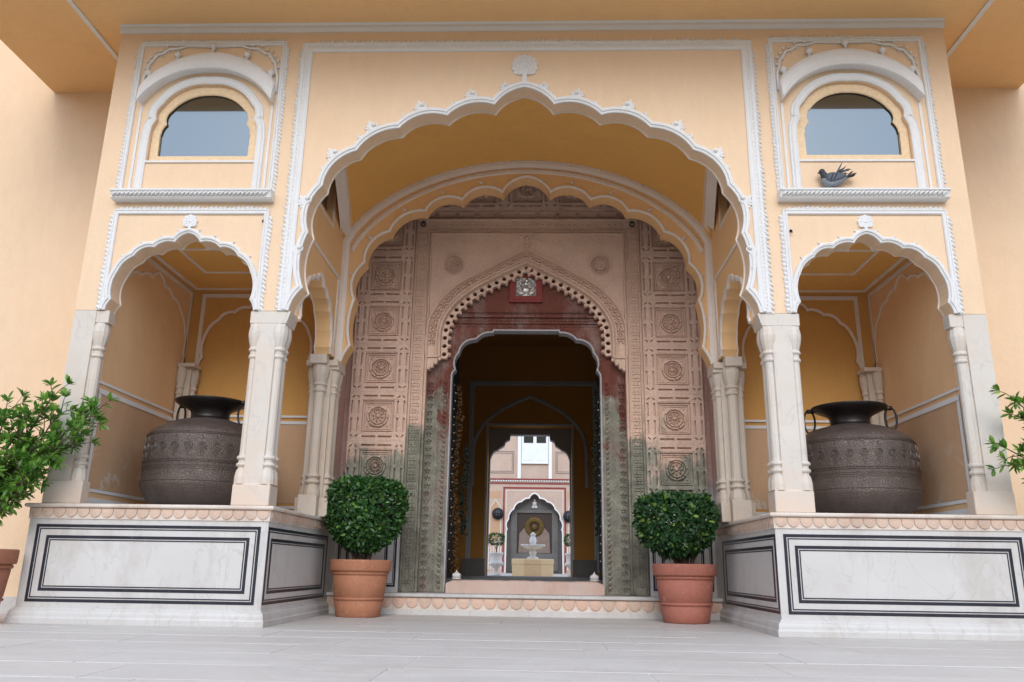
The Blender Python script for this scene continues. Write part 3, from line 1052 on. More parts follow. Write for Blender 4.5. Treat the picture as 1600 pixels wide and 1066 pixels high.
# ---- marble columns
COLN = [(.083, 1.19), (.083, 1.25), (.070, 1.31), (.056, 1.325), (.056, 1.34), (.074, 1.35), (.078, 1.36), (.074, 1.372), (.056, 1.382), (.056, 1.402), (.074, 1.412), (.078, 1.422), (.074, 1.434), (.056, 1.446), (.053, 1.47), (.052, 2.33), (.066, 2.342), (.070, 2.352), (.066, 2.364), (.055, 2.372), (.055, 2.40), (.070, 2.41), (.074, 2.42), (.068, 2.434), (.060, 2.445), (.072, 2.48), (.088, 2.54), (.092, 2.58), (.084, 2.635), (.07, 2.665)]
def colonnette(parent, x, y, mat, k=1.0, z0=None, ph=PI/12):
    mb = MB(); mb.lathe([(r*k, z) for r, z in COLN], (x, y, 0), 12, False, ph)
    return obj('colonnette', mb, mat, parent)
def front_column(s):
    cx = s*2.36
    b = MB()
    b.box(cx-.088, cx+.088, -.001, .195, 1.18, 2.68, .004)
    P = obj('marble_column', b, M['marble'], G)
    for e in (-1, 1):
        for yy in (.052, .145):
            colonnette(P, cx+e*.110, yy, M['marble'], .84)
    mb = MB(); mb.box(cx-.172, cx+.172, -.004, .215, 2.665, 2.787, .006)
    mb.box(cx-.166, cx+.166, .004, .21, 2.64, 2.668, .004)
    parts('abacus', mb, M['marble'], P)
    mb = MB(); mb.box(cx-.168, cx+.168, -.010, .21, 1.001, 1.185, .006)
    vs = []
    for z, i in ((1.184, 0), (1.225, .035)):
        vs += [(cx-.162+i, -.004+i*.3, z), (cx+.162-i, -.004+i*.3, z), (cx+.162-i, .205-i*.3, z), (cx-.162+i, .205-i*.3, z)]
    mb.add(vs, [(0, 1, 5, 4), (1, 2, 6, 5), (2, 3, 7, 6), (3, 0, 4, 7), (4, 5, 6, 7)])
    obj('column_base', mb, M['marble'], P)
    # sloping console under the main arch
    mb = MB()
    xi = s*2.19
    mb.add([(xi, .0, 2.665), (xi, .25, 2.665), (xi, .25, 2.787), (xi, .0, 2.787), (xi-s*.035, .0, 2.787), (xi-s*.035, .25, 2.787)], [(0, 1, 5, 4), (0, 4, 3), (1, 2, 5), (3, 4, 5, 2)])
    obj('console', mb, M['marble'], P)
    return P
for s in (-1, 1):
    front_column(s)
    # outer pilaster
    b = MB(); a0, a1 = sorted((s*4.0, s*4.207))
    b.box(a0, a1, .0, .120, 1.0, 2.787)
    P = obj('marble_pilaster', b, M['marble'], G)
    colonnette(P, s*3.955, .058, M['marble'], .86)
    mb = MB(); a0, a1 = sorted((s*3.875, s*4.0)); mb.box(a0, a1, .002, .119, 2.665, 2.787, .005); parts('abacus', mb, M['marble'], P)
    mb = MB(); a0, a1 = sorted((s*3.87, s*4.213)); mb.box(a0, a1, -.012, .119, 1.001, 1.20, .006); obj('column_base', mb, M['marble'], P)
    b = MB(); a0, a1 = sorted((s*3.97, s*3.999)); b.box(a0, a1, .02, .118, 1.2, 2.68); obj('pilaster_step', b, M['marble'], P)
    # rear pier
    b = MB(); a0, a1 = sorted((s*2.14, s*2.36)); b.box(a0, a1, 1.54, 1.851, 1.001, 2.70)
    P = obj('stone_pier', b, M['pier'], G)
    for (x, y, k) in ((2.245, 1.50, 1.05), (2.132, 1.62, .78), (2.134, 1.77, .74), (2.352, 1.62, .78), (2.356, 1.77, .74)):
        colonnette(P, s*x, y, M['pier'], k)
    mb = MB(); a0, a1 = sorted((s*2.065, s*2.42))
    mb.box(s*2.165, s*2.35, 1.385, 1.50, 2.64, 2.743, .004)
    mb.box(a0, a1, 1.50, 1.849, 2.64, 2.708, .004)
    mb.box(s*2.06, s*2.19, 1.53, 1.84, 2.60, 2.645, .004)
    parts('abacus', mb, M['pier'], P)
    mb = MB()
    mb.box(s*2.155, s*2.355, 1.385, 1.50, 1.001, 1.22, .006)
    mb.box(s*2.065, s*2.42, 1.50, 1.85, 1.001, 1.20, .006)
    obj('column_base', mb, M['pier'], P)
    # chamber corner column
    b = MB(); a0, a1 = sorted((s*3.80, s*3.93)); b.box(a0, a1, 1.72, 1.86, 1.0, 2.70)
    P = obj('corner_column', b, M['pier'], G)
    colonnette(P, s*3.80, 1.81, M['pier'], .62); colonnette(P, s*3.90, 1.70, M['pier'], .62)
    mb = MB(); a0, a1 = sorted((s*3.74, s*3.94)); mb.box(a0, a1, 1.65, 1.86, 2.655, 2.70, .004); parts('abacus', mb, M['pier'], P)

# ================================================================== dais (marble platforms)
def shield(wd, ht, dp, n=5):
    """lotus petal tile hanging from z=0, front at -y"""
    pts = [(-.5, 0), (.5, 0), (.5, -.42), (.42, -.68), (.25, -.88), (0, -1), (-.25, -.88), (-.42, -.68), (-.5, -.42)]
    mb = MB()
    m = len(pts)
    vs = [(x*wd, 0, z*ht) for x, z in pts]+[(x*wd, -dp*.55, z*ht) for x, z in pts]+[(x*wd*.84, -dp*.7, z*ht*.9-ht*.02) for x, z in pts]+[(0, -dp, -ht*.42)]
    fs = []
    for k in range(2):
        for i in range(m):
            j = (i+1) % m
            fs.append((k*m+i, k*m+j, (k+1)*m+j, (k+1)*m+i))
    for i in range(m):
        fs.append((2*m+i, 2*m+(i+1) % m, 3*m))
    mb.add(vs, fs)
    return mb
pet_d = shield(.100, .078, .016).mesh('lotus_petal', M['frieze'])
pet_s = shield(.130, .108, .018).mesh('lotus_petal', M['petal_pink'])
pet_s2 = shield(.130, .108, .018).mesh('lotus_petal', M['frieze'])
def inlay(u0, u1, v0, v1, F, parent, th=1.0):
    mb = MB()
    for a, b in ((0, .026), (.034, .044)):
        mb.sweep([(u0, v0), (u0, v1), (u1, v1), (u1, v0)], [(-a*th, -.001), (-a*th, .0022), (-b*th, .0022), (-b*th, -.001)], F, closed=True)
    return parts('inlay_border', mb, M['inlay'], parent)
def dais(s, label):
    D = thing('marble_dais', label, 'platform', (s*3.2, .0, 0), 'marble platforms flanking the doorway')
    mb = MB()
    mb.box(s*2.172, s*4.285, -.012, 2.42, .0, .964)
    body = obj('body', mb, M['plinth'], D)
    mb = MB()
    x0, x1 = 2.172, 4.285
    path = [(-s*0+s*x0, 2.16), (s*x0, -.012), (s*x1, -.012), (s*x1, 1.15)]
    sg = -1 if s > 0 else 1
    FL = lambda u, v, w: (u, v, w)
    def prof(p): return [(-a*(1 if s > 0 else -1), b) for a, b in p]
    # plan sweep: n is horizontal offset, w is height
    mb.sweep(path, prof([(-.002, .001), (.045, .001), (.047, .045), (.038, .060), (.036, .085), (.030, .105), (.014, .118), (.012, .130), (-.002, .134)]), FL)
    obj('base_moulding', mb, M['plinth'], D)
    mb = MB()
    path2 = [(s*x0, 2.28), (s*x0, -.012), (s*x1, -.012), (s*x1, 1.15)]
    mb.sweep(path2, prof([(-.10, .9645), (.030, .9645), (.040, .968), (.045, .978), (.044, .990), (.036, .998), (.02, 1.0), (-.10, 1.0)]), FL)
    obj('top_slab', mb, M['plinth'] if False else M['frieze_ground'], D)
    mb = MB(); mb.box(s*(x0+.095), s*(x1-.005), .082, 2.41, .965, 1.0); obj('top_paving', mb, M['plinth'], D)
    mb = MB()
    mb.sweep(path2, prof([(-.002, .868), (.010, .868), (.012, .9635), (-.002, .9635)]), FL)
    obj('frieze_ground', mb, M['frieze_ground'], D)
    n = 20
    for i in range(n):
        u = x0+.05+(x1-x0-.10)*i/(n-1)
        inst('lotus_petal', pet_d, D, (s*u, -.023, .958), scale=(1, 1, 1+.03*math.sin(i*7)))
    n = 21
    for i in range(n):
        v = .05+(2.13-.05)*i/(n-1)
        inst('lotus_petal', pet_d, D, (s*(x0-.011), v, .958), rot=(0, 0, -s*PI/2))
    F = FR(-.012); 
    a, b = sorted((s*2.235, s*4.215))
    inlay(a, b, .175, .822, F, D)
    a, b = sorted((s*2.325, s*4.115))
    inlay(a, b, .265, .728, F, D)
    Fs = FS(2.172, s)
    inlay(.0, 2.05, .175, .822, Fs, D)
    inlay(.09, 1.93, .265, .728, Fs, D)
    return D
dais(-1, 'stained white marble platform with black inlay lines, left of the doorway')
dais(1, 'cleaner white marble platform with black inlay lines, right of the doorway')

# ================================================================== step with lotus petals
ST = thing('entrance_step', 'low stone step with a row of salmon lotus petals across the foot of the doorway', 'step', (0, 2.2, 0))
mb = MB(); mb.box(-2.165, 2.165, 2.165, 2.56, .001, .186); obj('riser', mb, M['frieze_ground'], ST)
mb = MB(); mb.sweep([(-2.165, 0), (2.165, 0)], [(.187, -.40), (.187, .03), (.195, .042), (.212, .044), (.224, .034), (.227, .02), (.227, -.40)], lambda u, v, w: (u, 2.165-w, v)); obj('tread', mb, M['plinth'], ST)
mb = MB(); mb.box(-2.16, 2.16, 2.145, 2.166, .001, .058); obj('white_base_course', mb, M['plinth'], ST)
for i in range(30):
    x = -2.08+4.16*i/29
    inst('lotus_petal', pet_s if (i*5) % 7 not in (0, 3) else pet_s2, ST, (x, 2.163, .180))
TH = thing('threshold', 'worn pink stone threshold block with chipped ends in the doorway', 'step', (0, 2.45, .227))
mb = MB()
rr = random.Random(5)
xs = [-.885+1.80*i/24 for i in range(25)]
vs = []
for x in xs:
    e = .012*rr.random(); z = .372-.008*rr.random()-(.03 if abs(x-.015) > .86 else 0)
    vs += [(x, 2.432+e, .228), (x, 2.43+e, z-.015), (x, 2.445+e, z), (x, 2.85, z+.001), (x, 2.85, .228)]
fs = [(i*5+k, i*5+5+k, i*5+6+k, i*5+1+k) for i in range(24) for k in range(4)]
fs += [(0, 1, 2, 3, 4), (120, 121, 122, 123, 124)]
mb.add(vs, fs); obj('block', mb, M['threshold'], TH)
for k, x in enumerate((-.45, .12, .60)):
    pass

# ================================================================== carved portal
PO = thing('carved_portal', 'old carved pink sandstone portal with rosette panels, pointed arch and damp grey green jambs', 'doorway', (0, 2.45, .22))
DOORC = [(.418, 3.339), (.525, 3.334), (.622, 3.252), (.715, 3.243), (.822, 3.135), (.838, 3.10), (.835, 3.075), (.884, 2.99), (.866, 2.865), (.895, 2.83), (.910, 2.77)]
dhalf = [(0, 3.367), (.405, 3.367), (.412, 3.345)]+arcs([(.418, 3.339), (.53, 3.325), (.622, 3.252)], 6)+arcs([(.624, 3.25), (.755, 3.215), (.832, 3.078)], 8)+arcs([(.835, 3.075), (.884, 2.98), (.866, 2.865)], 6)+arcs([(.868, 2.862), (.90, 2.825), (.912, 2.765)], 4)+[(.912, .232)]
DOOR = [(-x, z) for x, z in reversed(dhalf)]+dhalf[1:]
mb = MB()
mb.plate([(-1.35, .232)]+DOOR+[(1.35, .232), (1.35, 4.5), (-1.35, 4.5)], [], FR(2.57), -.10, 0)
obj('inner_jamb', mb, M['maroon'], PO)
# grey intrados edge
mb = MB(); mb.sweep(DOOR, [(-.001, -.14), (-.001, .0), (-.001, .004), (.016, .004), (.018, 0)], FR(2.57)); 
obj('door_edge', mb, M['grey_paint'], PO)
mb = MB(); mb.plate([(-1.8, .232)]+[(x*1.0, z) for x, z in DOOR]+[(1.8, .232), (1.8, 5), (-1.8, 5)], [], FR(2.671), -.05, 0)
obj('door_backing', mb, M['grey_paint'], PO)
# front layer with pointed arch
INN = [(0, 4.215), (.24, 4.092), (.50, 3.955), (.715, 3.82), (.88, 3.67), (1.0, 3.49), (1.045, 3.31), (1.05, 2.99)]
OUT = [(0, 4.40), (.25, 4.272), (.53, 4.115), (.79, 3.975), (.985, 3.817), (1.13, 3.63), (1.207, 3.447), (1.228, 3.265), (1.228, 2.99)]
def smooth(pts, n=4):
    out = []
    for i in range(len(pts)-1):
        p0 = Vector(pts[max(i-1, 0)]); p1 = Vector(pts[i]); p2 = Vector(pts[i+1]); p3 = Vector(pts[min(i+2, len(pts)-1)])
        if i == 0: p0 = p1-(p2-p1)
        for k in range(n):
            t = k/n
            q = .5*((2*p1)+(-p0+p2)*t+(2*p0-5*p1+4*p2-p3)*t*t+(-p0+3*p1-3*p2+p3)*t**3)
            out.append((q.x, q.y))
    out.append(pts[-1]); return out
INs = smooth(INN); OUs = smooth(OUT)
foot = [(1.05, 2.985), (1.085, 2.955), (1.085, 2.93), (1.13, 2.91), (1.135, 2.88), (1.175, 2.87), (1.175, 2.84), (1.218, 2.835), (1.218, .232)]
ih = INs[:-1]+foot
NOT = [(-x, z) for x, z in reversed(ih)]+ih[1:]
FP = FR(2.45)
mb = MB()
mb.plate([(-1.425, .232)]+NOT+[(1.425, .232), (1.425, 4.84), (-1.425, 4.84)], [], FP, -.119, 0)
obj('arch_slab', mb, M['portal_band'], PO)
# mouldings of the arch
OUm = [(-x, z) for x, z in reversed(OUs)]+OUs[1:]
INm = [(-x, z) for x, z in reversed(INs)]+INs[1:]
mb = MB()
mb.sweep(OUm, [(.014, -.001), (.012, .032), (-.006, .036), (-.016, .012), (-.018, -.001)], FP)
mb.sweep(INm, [(.075, -.001), (.07, .024), (.055, .028), (.045, .010), (.03, .034), (.008, .042), (.0, .018), (0, -.001)], FP)
obj('arch_moulding', mb, M['portal_band'], PO)
mid = [((a[0]+b[0])/2*1.0, (a[1]+b[1])/2) for a, b in zip(INs, OUs)]
MIDs = [(x*1.018, z+.018) for x, z in mid]
MIDm = [(-x, z) for x, z in reversed(MIDs)]+MIDs[1:]
def flower(mb, c, r, F, n=6, h=.012):
    mb.ball((c[0], c[1], 0), r*.26, 5, 4, F, (1, 1, h/r*2.4))
    for k in range(n):
        a = 2*PI*k/n+.3
        ca, sa = math.cos(a), math.sin(a)
        o = len(mb.v)
        vs = [(.30, 0), (.48, .20), (.78, .23), (1.0, 0), (.78, -.23), (.48, -.20)]
        lo = [F(c[0]+r*(x*ca-y*sa), c[1]+r*(x*sa+y*ca), 0) for x, y in vs]
        hi = [F(c[0]+r*((x*.7+.19)*ca-y*.6*sa), c[1]+r*((x*.7+.19)*sa+y*.6*ca), h) for x, y in vs]
        mb.add(lo+hi, [(q, (q+1) % 6, 6+(q+1) % 6, 6+q) for q in range(6)]+[tuple(range(6, 12))])
mb = MB()
for p, t in along(MIDm, .098, .05):
    flower(mb, (p.x, p.y), .050, FP, 5, .040)
for p, t in along(MIDm, .098, .0):
    for e in (-1, 1):
        n = Vector((-t.y, t.x))*e*.03
        mb.ball((p.x+n.x, p.y+n.y, .002), .017, 5, 4, FP, (1, 1, 1))
obj('flower_band', mb, M['portal_band'], PO, kind='stuff')
# pendant fringe : one pierced pendant after another
STEP = .106
pts = along(INm, STEP, .045)
def pend_mesh():
    mb = MB()
    o = [(-.052, .008), (-.052, -.030), (-.058, -.056), (-.048, -.082), (-.022, -.080), (-.020, -.108), (0, -.125), (.020, -.108), (.022, -.080), (.048, -.082), (.058, -.056), (.052, -.030), (.052, .008)]
    hole = [(.027*math.cos(a*PI/5), -.040+.030*math.sin(a*PI/5)) for a in range(10)]
    mb.plate(o, [hole], lambda u, v, w: (u, -w, v), 0, .075)
    mb.ball((0, -.10, .078), .016, 6, 4, lambda u, v, w: (u, -w, v))
    return mb
pm = pend_mesh().mesh('arch_pendant', M['portal_band'])
for p, t in pts:
    ang = math.atan2(t.y, t.x)
    inst('arch_pendant', pm, PO, (p.x, 2.555, p.y), rot=(0, -ang, 0))
# corbel carving at the springing
for s in (-1, 1):
    mb = MB()
    for (x, z, r) in ((1.06, 2.965, .024), (1.105, 2.915, .022), (1.15, 2.865, .022)):
        mb.ball((s*x, 2.44, z), r, 8, 5)
    mb.box(s*1.055, s*1.235, 2.428, 2.45, 2.985, 3.005)
    mb.box(s*1.215, s*1.235, 2.434, 2.45, 2.83, 2.985)
    obj('corbel', mb, M['portal_band'], PO)
# central palmette
mb = MB()
for k in range(7):
    a = R(-20+220*k/6)
    mb.ball((.062*math.cos(a)*1.15, 4.56+.062*math.sin(a), .002), .034, 7, 5, FP, (1, 1, .6))
mb.ball((0, 4.56, .008), .03, 8, 5, FP); mb.ball((-.04, 4.47, .003), .026, 7, 5, FP, (.8, 1.2, .7)); mb.ball((.04, 4.47, .003), .026, 7, 5, FP, (.8, 1.2, .7)); mb.ball((0, 4.45, .003), .03, 7, 5, FP, (.8, 1.4, .7))
obj('palmette', mb, M['portal'], PO)
# framed borders
mb = MB()
for r0 in ((-1.408, 1.408, 4.825), (-1.262, 1.262, 4.665), (-1.228, 1.228, 4.63)):
    mb.sweep([(r0[0], .24), (r0[0], r0[2]), (r0[1], r0[2]), (r0[1], .24)], [(0, -.001), (0, .026), (-.014, .030), (-.02, -.001)], FP)
parts('border_fillet', mb, M['portal_band'], PO)
mb = MB(); rr = random.Random(9)
z = .32
while z < 4.75:
    for s in (-1, 1):
        x = s*1.335
        k = rr.random()
        h = .016
        for q in range(3):
            dx = (q-1)*.034
            mb.box(x+dx-.012, x+dx+.012, 2.45-h-.003*rr.random(), 2.4505, z+.006, z+.03)
        mb.box(x-.045, x+.045, 2.436, 2.4505, z+.038, z+.048)
        mb.ball((x-.02, z+.062, 0), .011, 5, 4, FP); mb.ball((x+.02, z+.062, 0), .011, 5, 4, FP)
    z += .082
x = -1.2
while x < 1.22:
    for q in range(2):
        mb.box(x, x+.03, 2.443, 2.4505, 4.70+q*.05, 4.735+q*.05)
    mb.ball((x+.052, 4.74, 0), .016, 5, 4, FP)
    x += .084
obj('border_carving', mb, M['portal_band'], PO, kind='stuff')
for s in (-1, 1):
    mb = MB()
    c = (s*.92, 4.195)
    for r in (.118, .092, .066):
        ring = [(c[0]+r*math.cos(2*PI*i/28), c[1]+r*math.sin(2*PI*i/28)) for i in range(28)]
        mb.sweep(ring, [(.010, -.001), (.005, .032), (-.005, .032), (-.010, -.001)], FP, closed=True)
    if s < 0: flower(mb, c, .062, FP, 7, .035)
    else: mb.ball((c[0], c[1], 0), .026, 10, 5, FP)
    obj('medallion', mb, M['portal'], PO)
# inner jamb carving
FM = FR(2.57)
mb = MB()
for s in (-1, 1):
    for xx in (.935, 1.035, 1.07, 1.11):
        mb.box(s*xx-.006, s*xx+.006, 2.558, 2.5705, .24, 3.2 if xx < 1 else 2.95)
mb.box(-.98, .98, 2.545, 2.5705, 3.455, 3.475)
mb.box(-.95, .95, 2.535, 2.5705, 3.535, 3.56)
mb.box(-.93, .93, 2.55, 2.5705, 3.60, 3.612)
parts('jamb_fillet', mb, M['maroon'], PO)
mb = MB()
for s in (-1, 1):
    leafrow(mb, [(s*.962, .26), (s*.962, 2.75)], .06, FM, -s, (.07, .055, .032))
    z = .3
    while z < 2.75:
        flower(mb, (s*1.165, z), .038, FM, 5, .03); z += .088
    leafrow(mb, [(s*1.048, .26), (s*1.048, 2.9)], .045, FM, 1, (.04, .012, .01))
leafrow(mb, [(-.9, 3.41), (.9, 3.41)], .05, FM, 1, (.06, .035, .014))
leafrow(mb, [(-.88, 3.485), (.88, 3.485)], .045, FM, 1, (.04, .03, .012))
leafrow(mb, [(-.8, 3.565), (.8, 3.565)], .06, FM, 1, (.05, .03, .012))
dp = [(x*1.03, z+.03) for x, z in DOOR if z > 2.75]
leafrow(mb, dp, .05, FM, 1, (.05, .035, .014))
obj('jamb_carving', mb, M['maroon'], PO, kind='stuff')

# rosette panels
def rosette_mesh(n, style=0):
    mb = MB(); F = lambda u, v, w: (u, -w, v)
    def ring(r, wd, h, seg=24, gap=None):
        rg = [(r*math.cos(2*PI*i/seg), r*math.sin(2*PI*i/seg)) for i in range(seg)]
        mb.sweep(rg, [(wd, 0), (wd*.6, h), (-wd*.6, h), (-wd, 0)], F, closed=True)
    for k in range(8):
        a0 = 2*PI*k/8+.06; a1 = 2*PI*(k+1)/8-.06
        rg = [(.118*math.cos(a0+(a1-a0)*i/4), .118*math.sin(a0+(a1-a0)*i/4)) for i in range(5)]
        mb.sweep(rg, [(.012, 0), (.008, .040), (-.008, .040), (-.012, 0)], F)
    ring(.090, .006, .030)
    for k in range(n):
        a = 2*PI*k/n
        ca, sa = math.cos(a), math.sin(a)
        pp = [(.02, 0), (.045, .013), (.070, .017), (.082, 0), (.070, -.017), (.045, -.013)]
        vs = [(x*ca-y*sa, 0, x*sa+y*ca) for x, y in pp]+[(.052*ca, -.040, .052*sa)]
        mb.add(vs, [(i, (i+1) % 6, 6) for i in range(6)])
    mb.ball((0, 0, 0), .024, 8, 5, F, (1, 1, 1.7))
    return mb.mesh('rosette', M['portal'])
ROS = [rosette_mesh(8), rosette_mesh(8), rosette_mesh(10), rosette_mesh(12)]
def module_mesh(hw, hh, xw):
    mb = MB(); F = lambda u, v, w: (u, -w, v)
    holes = [[(-.205, -.205), (.205, -.205), (.205, .205), (-.205, .205)]]
    def slot(x0, z0, x1, z1, wd=.0115):
        d = Vector((x1-x0, z1-z0)).normalized(); n = Vector((-d.y, d.x))*wd
        holes.append([(x0+n.x, z0+n.y), (x0-n.x, z0-n.y), (x1-n.x, z1-n.y), (x1+n.x, z1+n.y)])
    for e in (-1, 1):
        for xo in ((.238, .318) if xw else (.238,)):
            slot(e*xo, -.19, e*xo, -.02); slot(e*xo, .03, e*xo, .19)
        slot(-.18, e*.248, -.015, e*.248); slot(.015, e*.248, .18, e*.248)
        for f in (-1, 1):
            slot(e*.232, f*.226, e*.262, f*.252, .007)
            if xw: slot(e*.324, f*.226, e*.290, f*.252, .007)
    mb.plate([(-hw, -hh), (hw, -hh), (hw, hh), (-hw, hh)], holes, F, 0, .034)
    for q, h in ((.205, .028), (.178, .020), (.155, .012)):
        sq = [(-q, -q), (q, -q), (q, q), (-q, q)]
        mb.sweep(sq, [(0, -.001), (0, h), (.012, h*.9), (.014, -.001)], F, closed=True)
    for e in (-1, 1):
        for f in (-1, 1):
            mb.ball((e*.118, f*.118, .002), .016, 5, 4, F, (1, 1, .6))
    return mb.mesh('carved_panel', M['portal'])
PMc = module_mesh(.350, .2995, True)
PMt = module_mesh(.2995, .2995, False)
mb = MB()
mb.box(-2.205, -1.42, 2.5005, 2.9, .227, 5.6); mb.box(1.42, 2.205, 2.5005, 2.9, .227, 5.6)
mb.box(-1.4195, 1.4195, 2.5005, 2.9, 4.841, 5.6)
parts('back_wall', mb, M['portal_plain'], PO)
mb = MB()
mb.box(-2.13, -1.428, 2.487, 2.5004, .3, 5.55); mb.box(1.428, 2.13, 2.487, 2.5004, .3, 5.55); mb.box(-1.4195, 1.4195, 2.487, 2.5004, 4.842, 5.55)
parts('panel_ground', mb, M['portal'], PO)
def put_panel(me, x, z, k):
    p = inst('carved_panel', me, PO, (x, 2.4868, z))
    r = bpy.data.objects.new('rosette', ROS[k % 4]); COL.objects.link(r); r.parent = p
    r.location = (0, -.001, 0)
    r.rotation_euler = (0, .2*k, 0)
for s in (-1, 1):
    for k in range(6):
        put_panel(PMc, s*1.781, 1.652+.6*k, k+(3 if k == 0 else 0)+(1 if s > 0 else 0))
for i in range(-3, 4):
    put_panel(PMt, i*.5995, 5.265, i+4)
mb = MB()
for i in range(-5, 6):
    mb.box(i*.26-.10, i*.26+.10, 2.466, 2.4869, 4.862, 4.874); mb.box(i*.26-.10, i*.26+.10, 2.466, 2.4869, 4.93, 4.942)
    flower(mb, (i*.26+.13, 4.902), .03, FR(2.4869), 5, .03)
obj('rope_row', mb, M['portal'], PO, kind='stuff')
# inlaid dado behind the pots
for s in (-1, 1):
    mb = MB(); mb.box(s*1.43, s*2.171, 2.425, 2.4865, .227, 1.30)
    d = obj('marble_dado', mb, M['plinth'], PO)
    a, b = sorted((s*1.462, s*2.14)); inlay(a, b, .285, 1.22, FR(2.425), d, .8)
    a, b = sorted((s*1.565, s*2.045)); inlay(a, b, .385, 1.12, FR(2.425), d, .8)
# small iron rings at the top corners
for s in (-1, 1):
    mb = MB()
    mb.tube([(s*1.335+.028*math.cos(a*PI/5), 2.43, 4.745+.03*math.sin(a*PI/5)) for a in range(11)], .007, 5)
    mb.box(s*1.335-.014, s*1.335+.014, 2.43, 2.449, 4.765, 4.79)
    obj('iron_ring', mb, M['black_disc'], PO)

# silver relief in a red frame
SG = thing('silver_relief', 'small beaten silver relief in a red painted frame hung above the door', 'plaque', (-.01, 2.44, 3.73))
mb = MB(); F = FR(2.568)
mb.plate([(-.215, 3.735), (.195, 3.735), (.195, 4.09), (-.215, 4.09)], [[(-.135, 3.815), (.118, 3.815), (.118, 4.06), (-.135, 4.06)]], F, 0, .035)
obj('frame', mb, M['red_frame'], SG)
mb = MB()
for i in range(13):
    mb.ball((-.19+.36*i/12, 3.765, .035), .008, 5, 4, F)
obj('frame_stud', mb, M['red_frame'], SG)
mb = MB(); rr = random.Random(12)
N = 16
vs = []
for j in range(N+1):
    for i in range(N+1):
        x = -.136+.255*i/N; z = 3.814+.247*j/N
        d = .008+.014*math.sin(i*1.3)*math.cos(j*1.1)+.014*rr.random()
        vs.append(F(x, z, d))
mb.add(vs, [(j*(N+1)+i, j*(N+1)+i+1, (j+1)*(N+1)+i+1, (j+1)*(N+1)+i) for j in range(N) for i in range(N)])
for (x, z, r, sx, sz) in ((-.01, 3.90, .05, 1.2, 1), (-.01, 3.985, .03, 1, 1), (-.07, 3.86, .035, 1.4, .7), (.06, 3.86, .035, 1.4, .7), (-.09, 3.95, .018, 1, 2), (.085, 3.95, .018, 1, 2.2), (0, 3.832, .02, 4.5, .6)):
    mb.ball((x, z, .01), r, 8, 6, F, (sx, sz, .45))
obj('relief', mb, M['silver'], SG)
mb = MB(); mb.box(-.134, .117, 2.5665, 2.5695, 3.816, 4.059); obj('backing', mb, M['dark'], SG)

# ================================================================== bronze urns
URN = [(.0, .0), (.30, .0), (.42, .03), (.50, .085), (.545, .15), (.572, .215), (.575, .235), (.572, .25), (.566, .27), (.570, .40), (.573, .53), (.568, .64), (.560, .70), (.545, .735), (.52, .765), (.47, .80), (.40, .84), (.33, .87), (.26, .89), (.205, .905), (.19, .915), (.185, .935), (.188, .97), (.20, .995), (.24, 1.02), (.295, 1.045), (.335, 1.065), (.352, 1.085), (.354, 1.094), (.346, 1.096), (.30, 1.07), (.19, 1.04), (.15, .95), (.14, .7), (.0, .68)]
def urn(s, label, cx, yaw):
    U = thing('bronze_urn', label, 'urn', (cx, .90, 1.0), 'bronze urns on the platforms')
    c = (cx, .90, 1.001)
    mb = MB(); mb.lathe(URN[:20], c, 56, True); obj('body', mb, M['bronze'], U)
    mb = MB(); mb.lathe(URN[19:], c, 56, True); obj('rim', mb, M['bronze_dark'], U)
    mb = MB()
    for (r, z, t) in ((.573, .255, .006), (.569, .36, .004), (.570, .378, .004), (.571, .395, .004), (.574, .43, .004), (.574, .447, .004), (.564, .70, .005), (.556, .715, .004), (.40, .842, .004)):
        mb.lathe([(r-.004, z-t), (r+t*.8, z-t*.4), (r+t*.8, z+t*.4), (r-.004, z+t)], c, 56, True)
    parts('hoop', mb, M['bronze'], U)
    # hammered medallions and drops
    n = 28
    md = MB(); F = lambda u, v, w: (u, -w, v)
    for rr_ in (.036, .022):
        ring = [(rr_*math.cos(2*PI*i/14), rr_*math.sin(2*PI*i/14)) for i in range(14)]
        md.sweep(ring, [(.004, -.003), (.002, .006), (-.002, .006), (-.004, -.003)], F, closed=True)
    md.ball((0, 0, 0), .010, 6, 4, F, (1, 1, .7))
    mm = md.mesh('medallion', M['bronze_light'])
    dr = MB()
    dr.sweep([(-.017, .0), (0, .048), (.017, 0)], [(.0025, -.003), (.001, .003), (-.001, .003), (-.0025, -.003)], F, closed=True)
    dm = dr.mesh('teardrop', M['bronze_light'])
    for k in range(n):
        a = 2*PI*k/n+yaw
        def at(r, z): return (c[0]+r*math.sin(a), c[1]-r*math.cos(a), c[2]+z)
        if math.cos(a) < -.15: continue
        inst('medallion', mm, U, at(.5735, .575), rot=(0, 0, a))
        inst('teardrop', dm, U, at(.568, .628), rot=(0, 0, a))
        inst('teardrop', dm, U, at(.5745, .522), rot=(0, PI, a))
    mb = MB()
    for e in (-1, 1):
        a = e*(PI/2)+yaw*.3-.35
        if e > 0: a = PI/2-.25
        bx, by = c[0]+math.sin(a)*.355, c[1]-math.cos(a)*.355
        pts = []
        for k in range(17):
            t = 2*PI*k/16
            rr_ = .052*math.sin(t)
            pts.append((bx+math.sin(a)*(.02+rr_), by-math.cos(a)*(.02+rr_), c[2]+.965+.118*math.cos(t)))
        h = MB(); h.tube(pts, .0105, 8, caps=False)
        obj('ring_handle', h, M['bronze_dark'], U)
        h = MB(); h.tube([(bx-math.sin(a)*.03, by+math.cos(a)*.03, c[2]+1.07), (bx+math.sin(a)*.04, by-math.cos(a)*.04, c[2]+1.075)], .022, 8); obj('lug', h, M['bronze_dark'], U)
    return U
urn(-1, 'great engraved bronze urn on the left platform, partly behind the marble column', -3.175, .1)
urn(1, 'great engraved bronze urn with ring handles on the right platform, under the pigeon window', 3.24, .03)

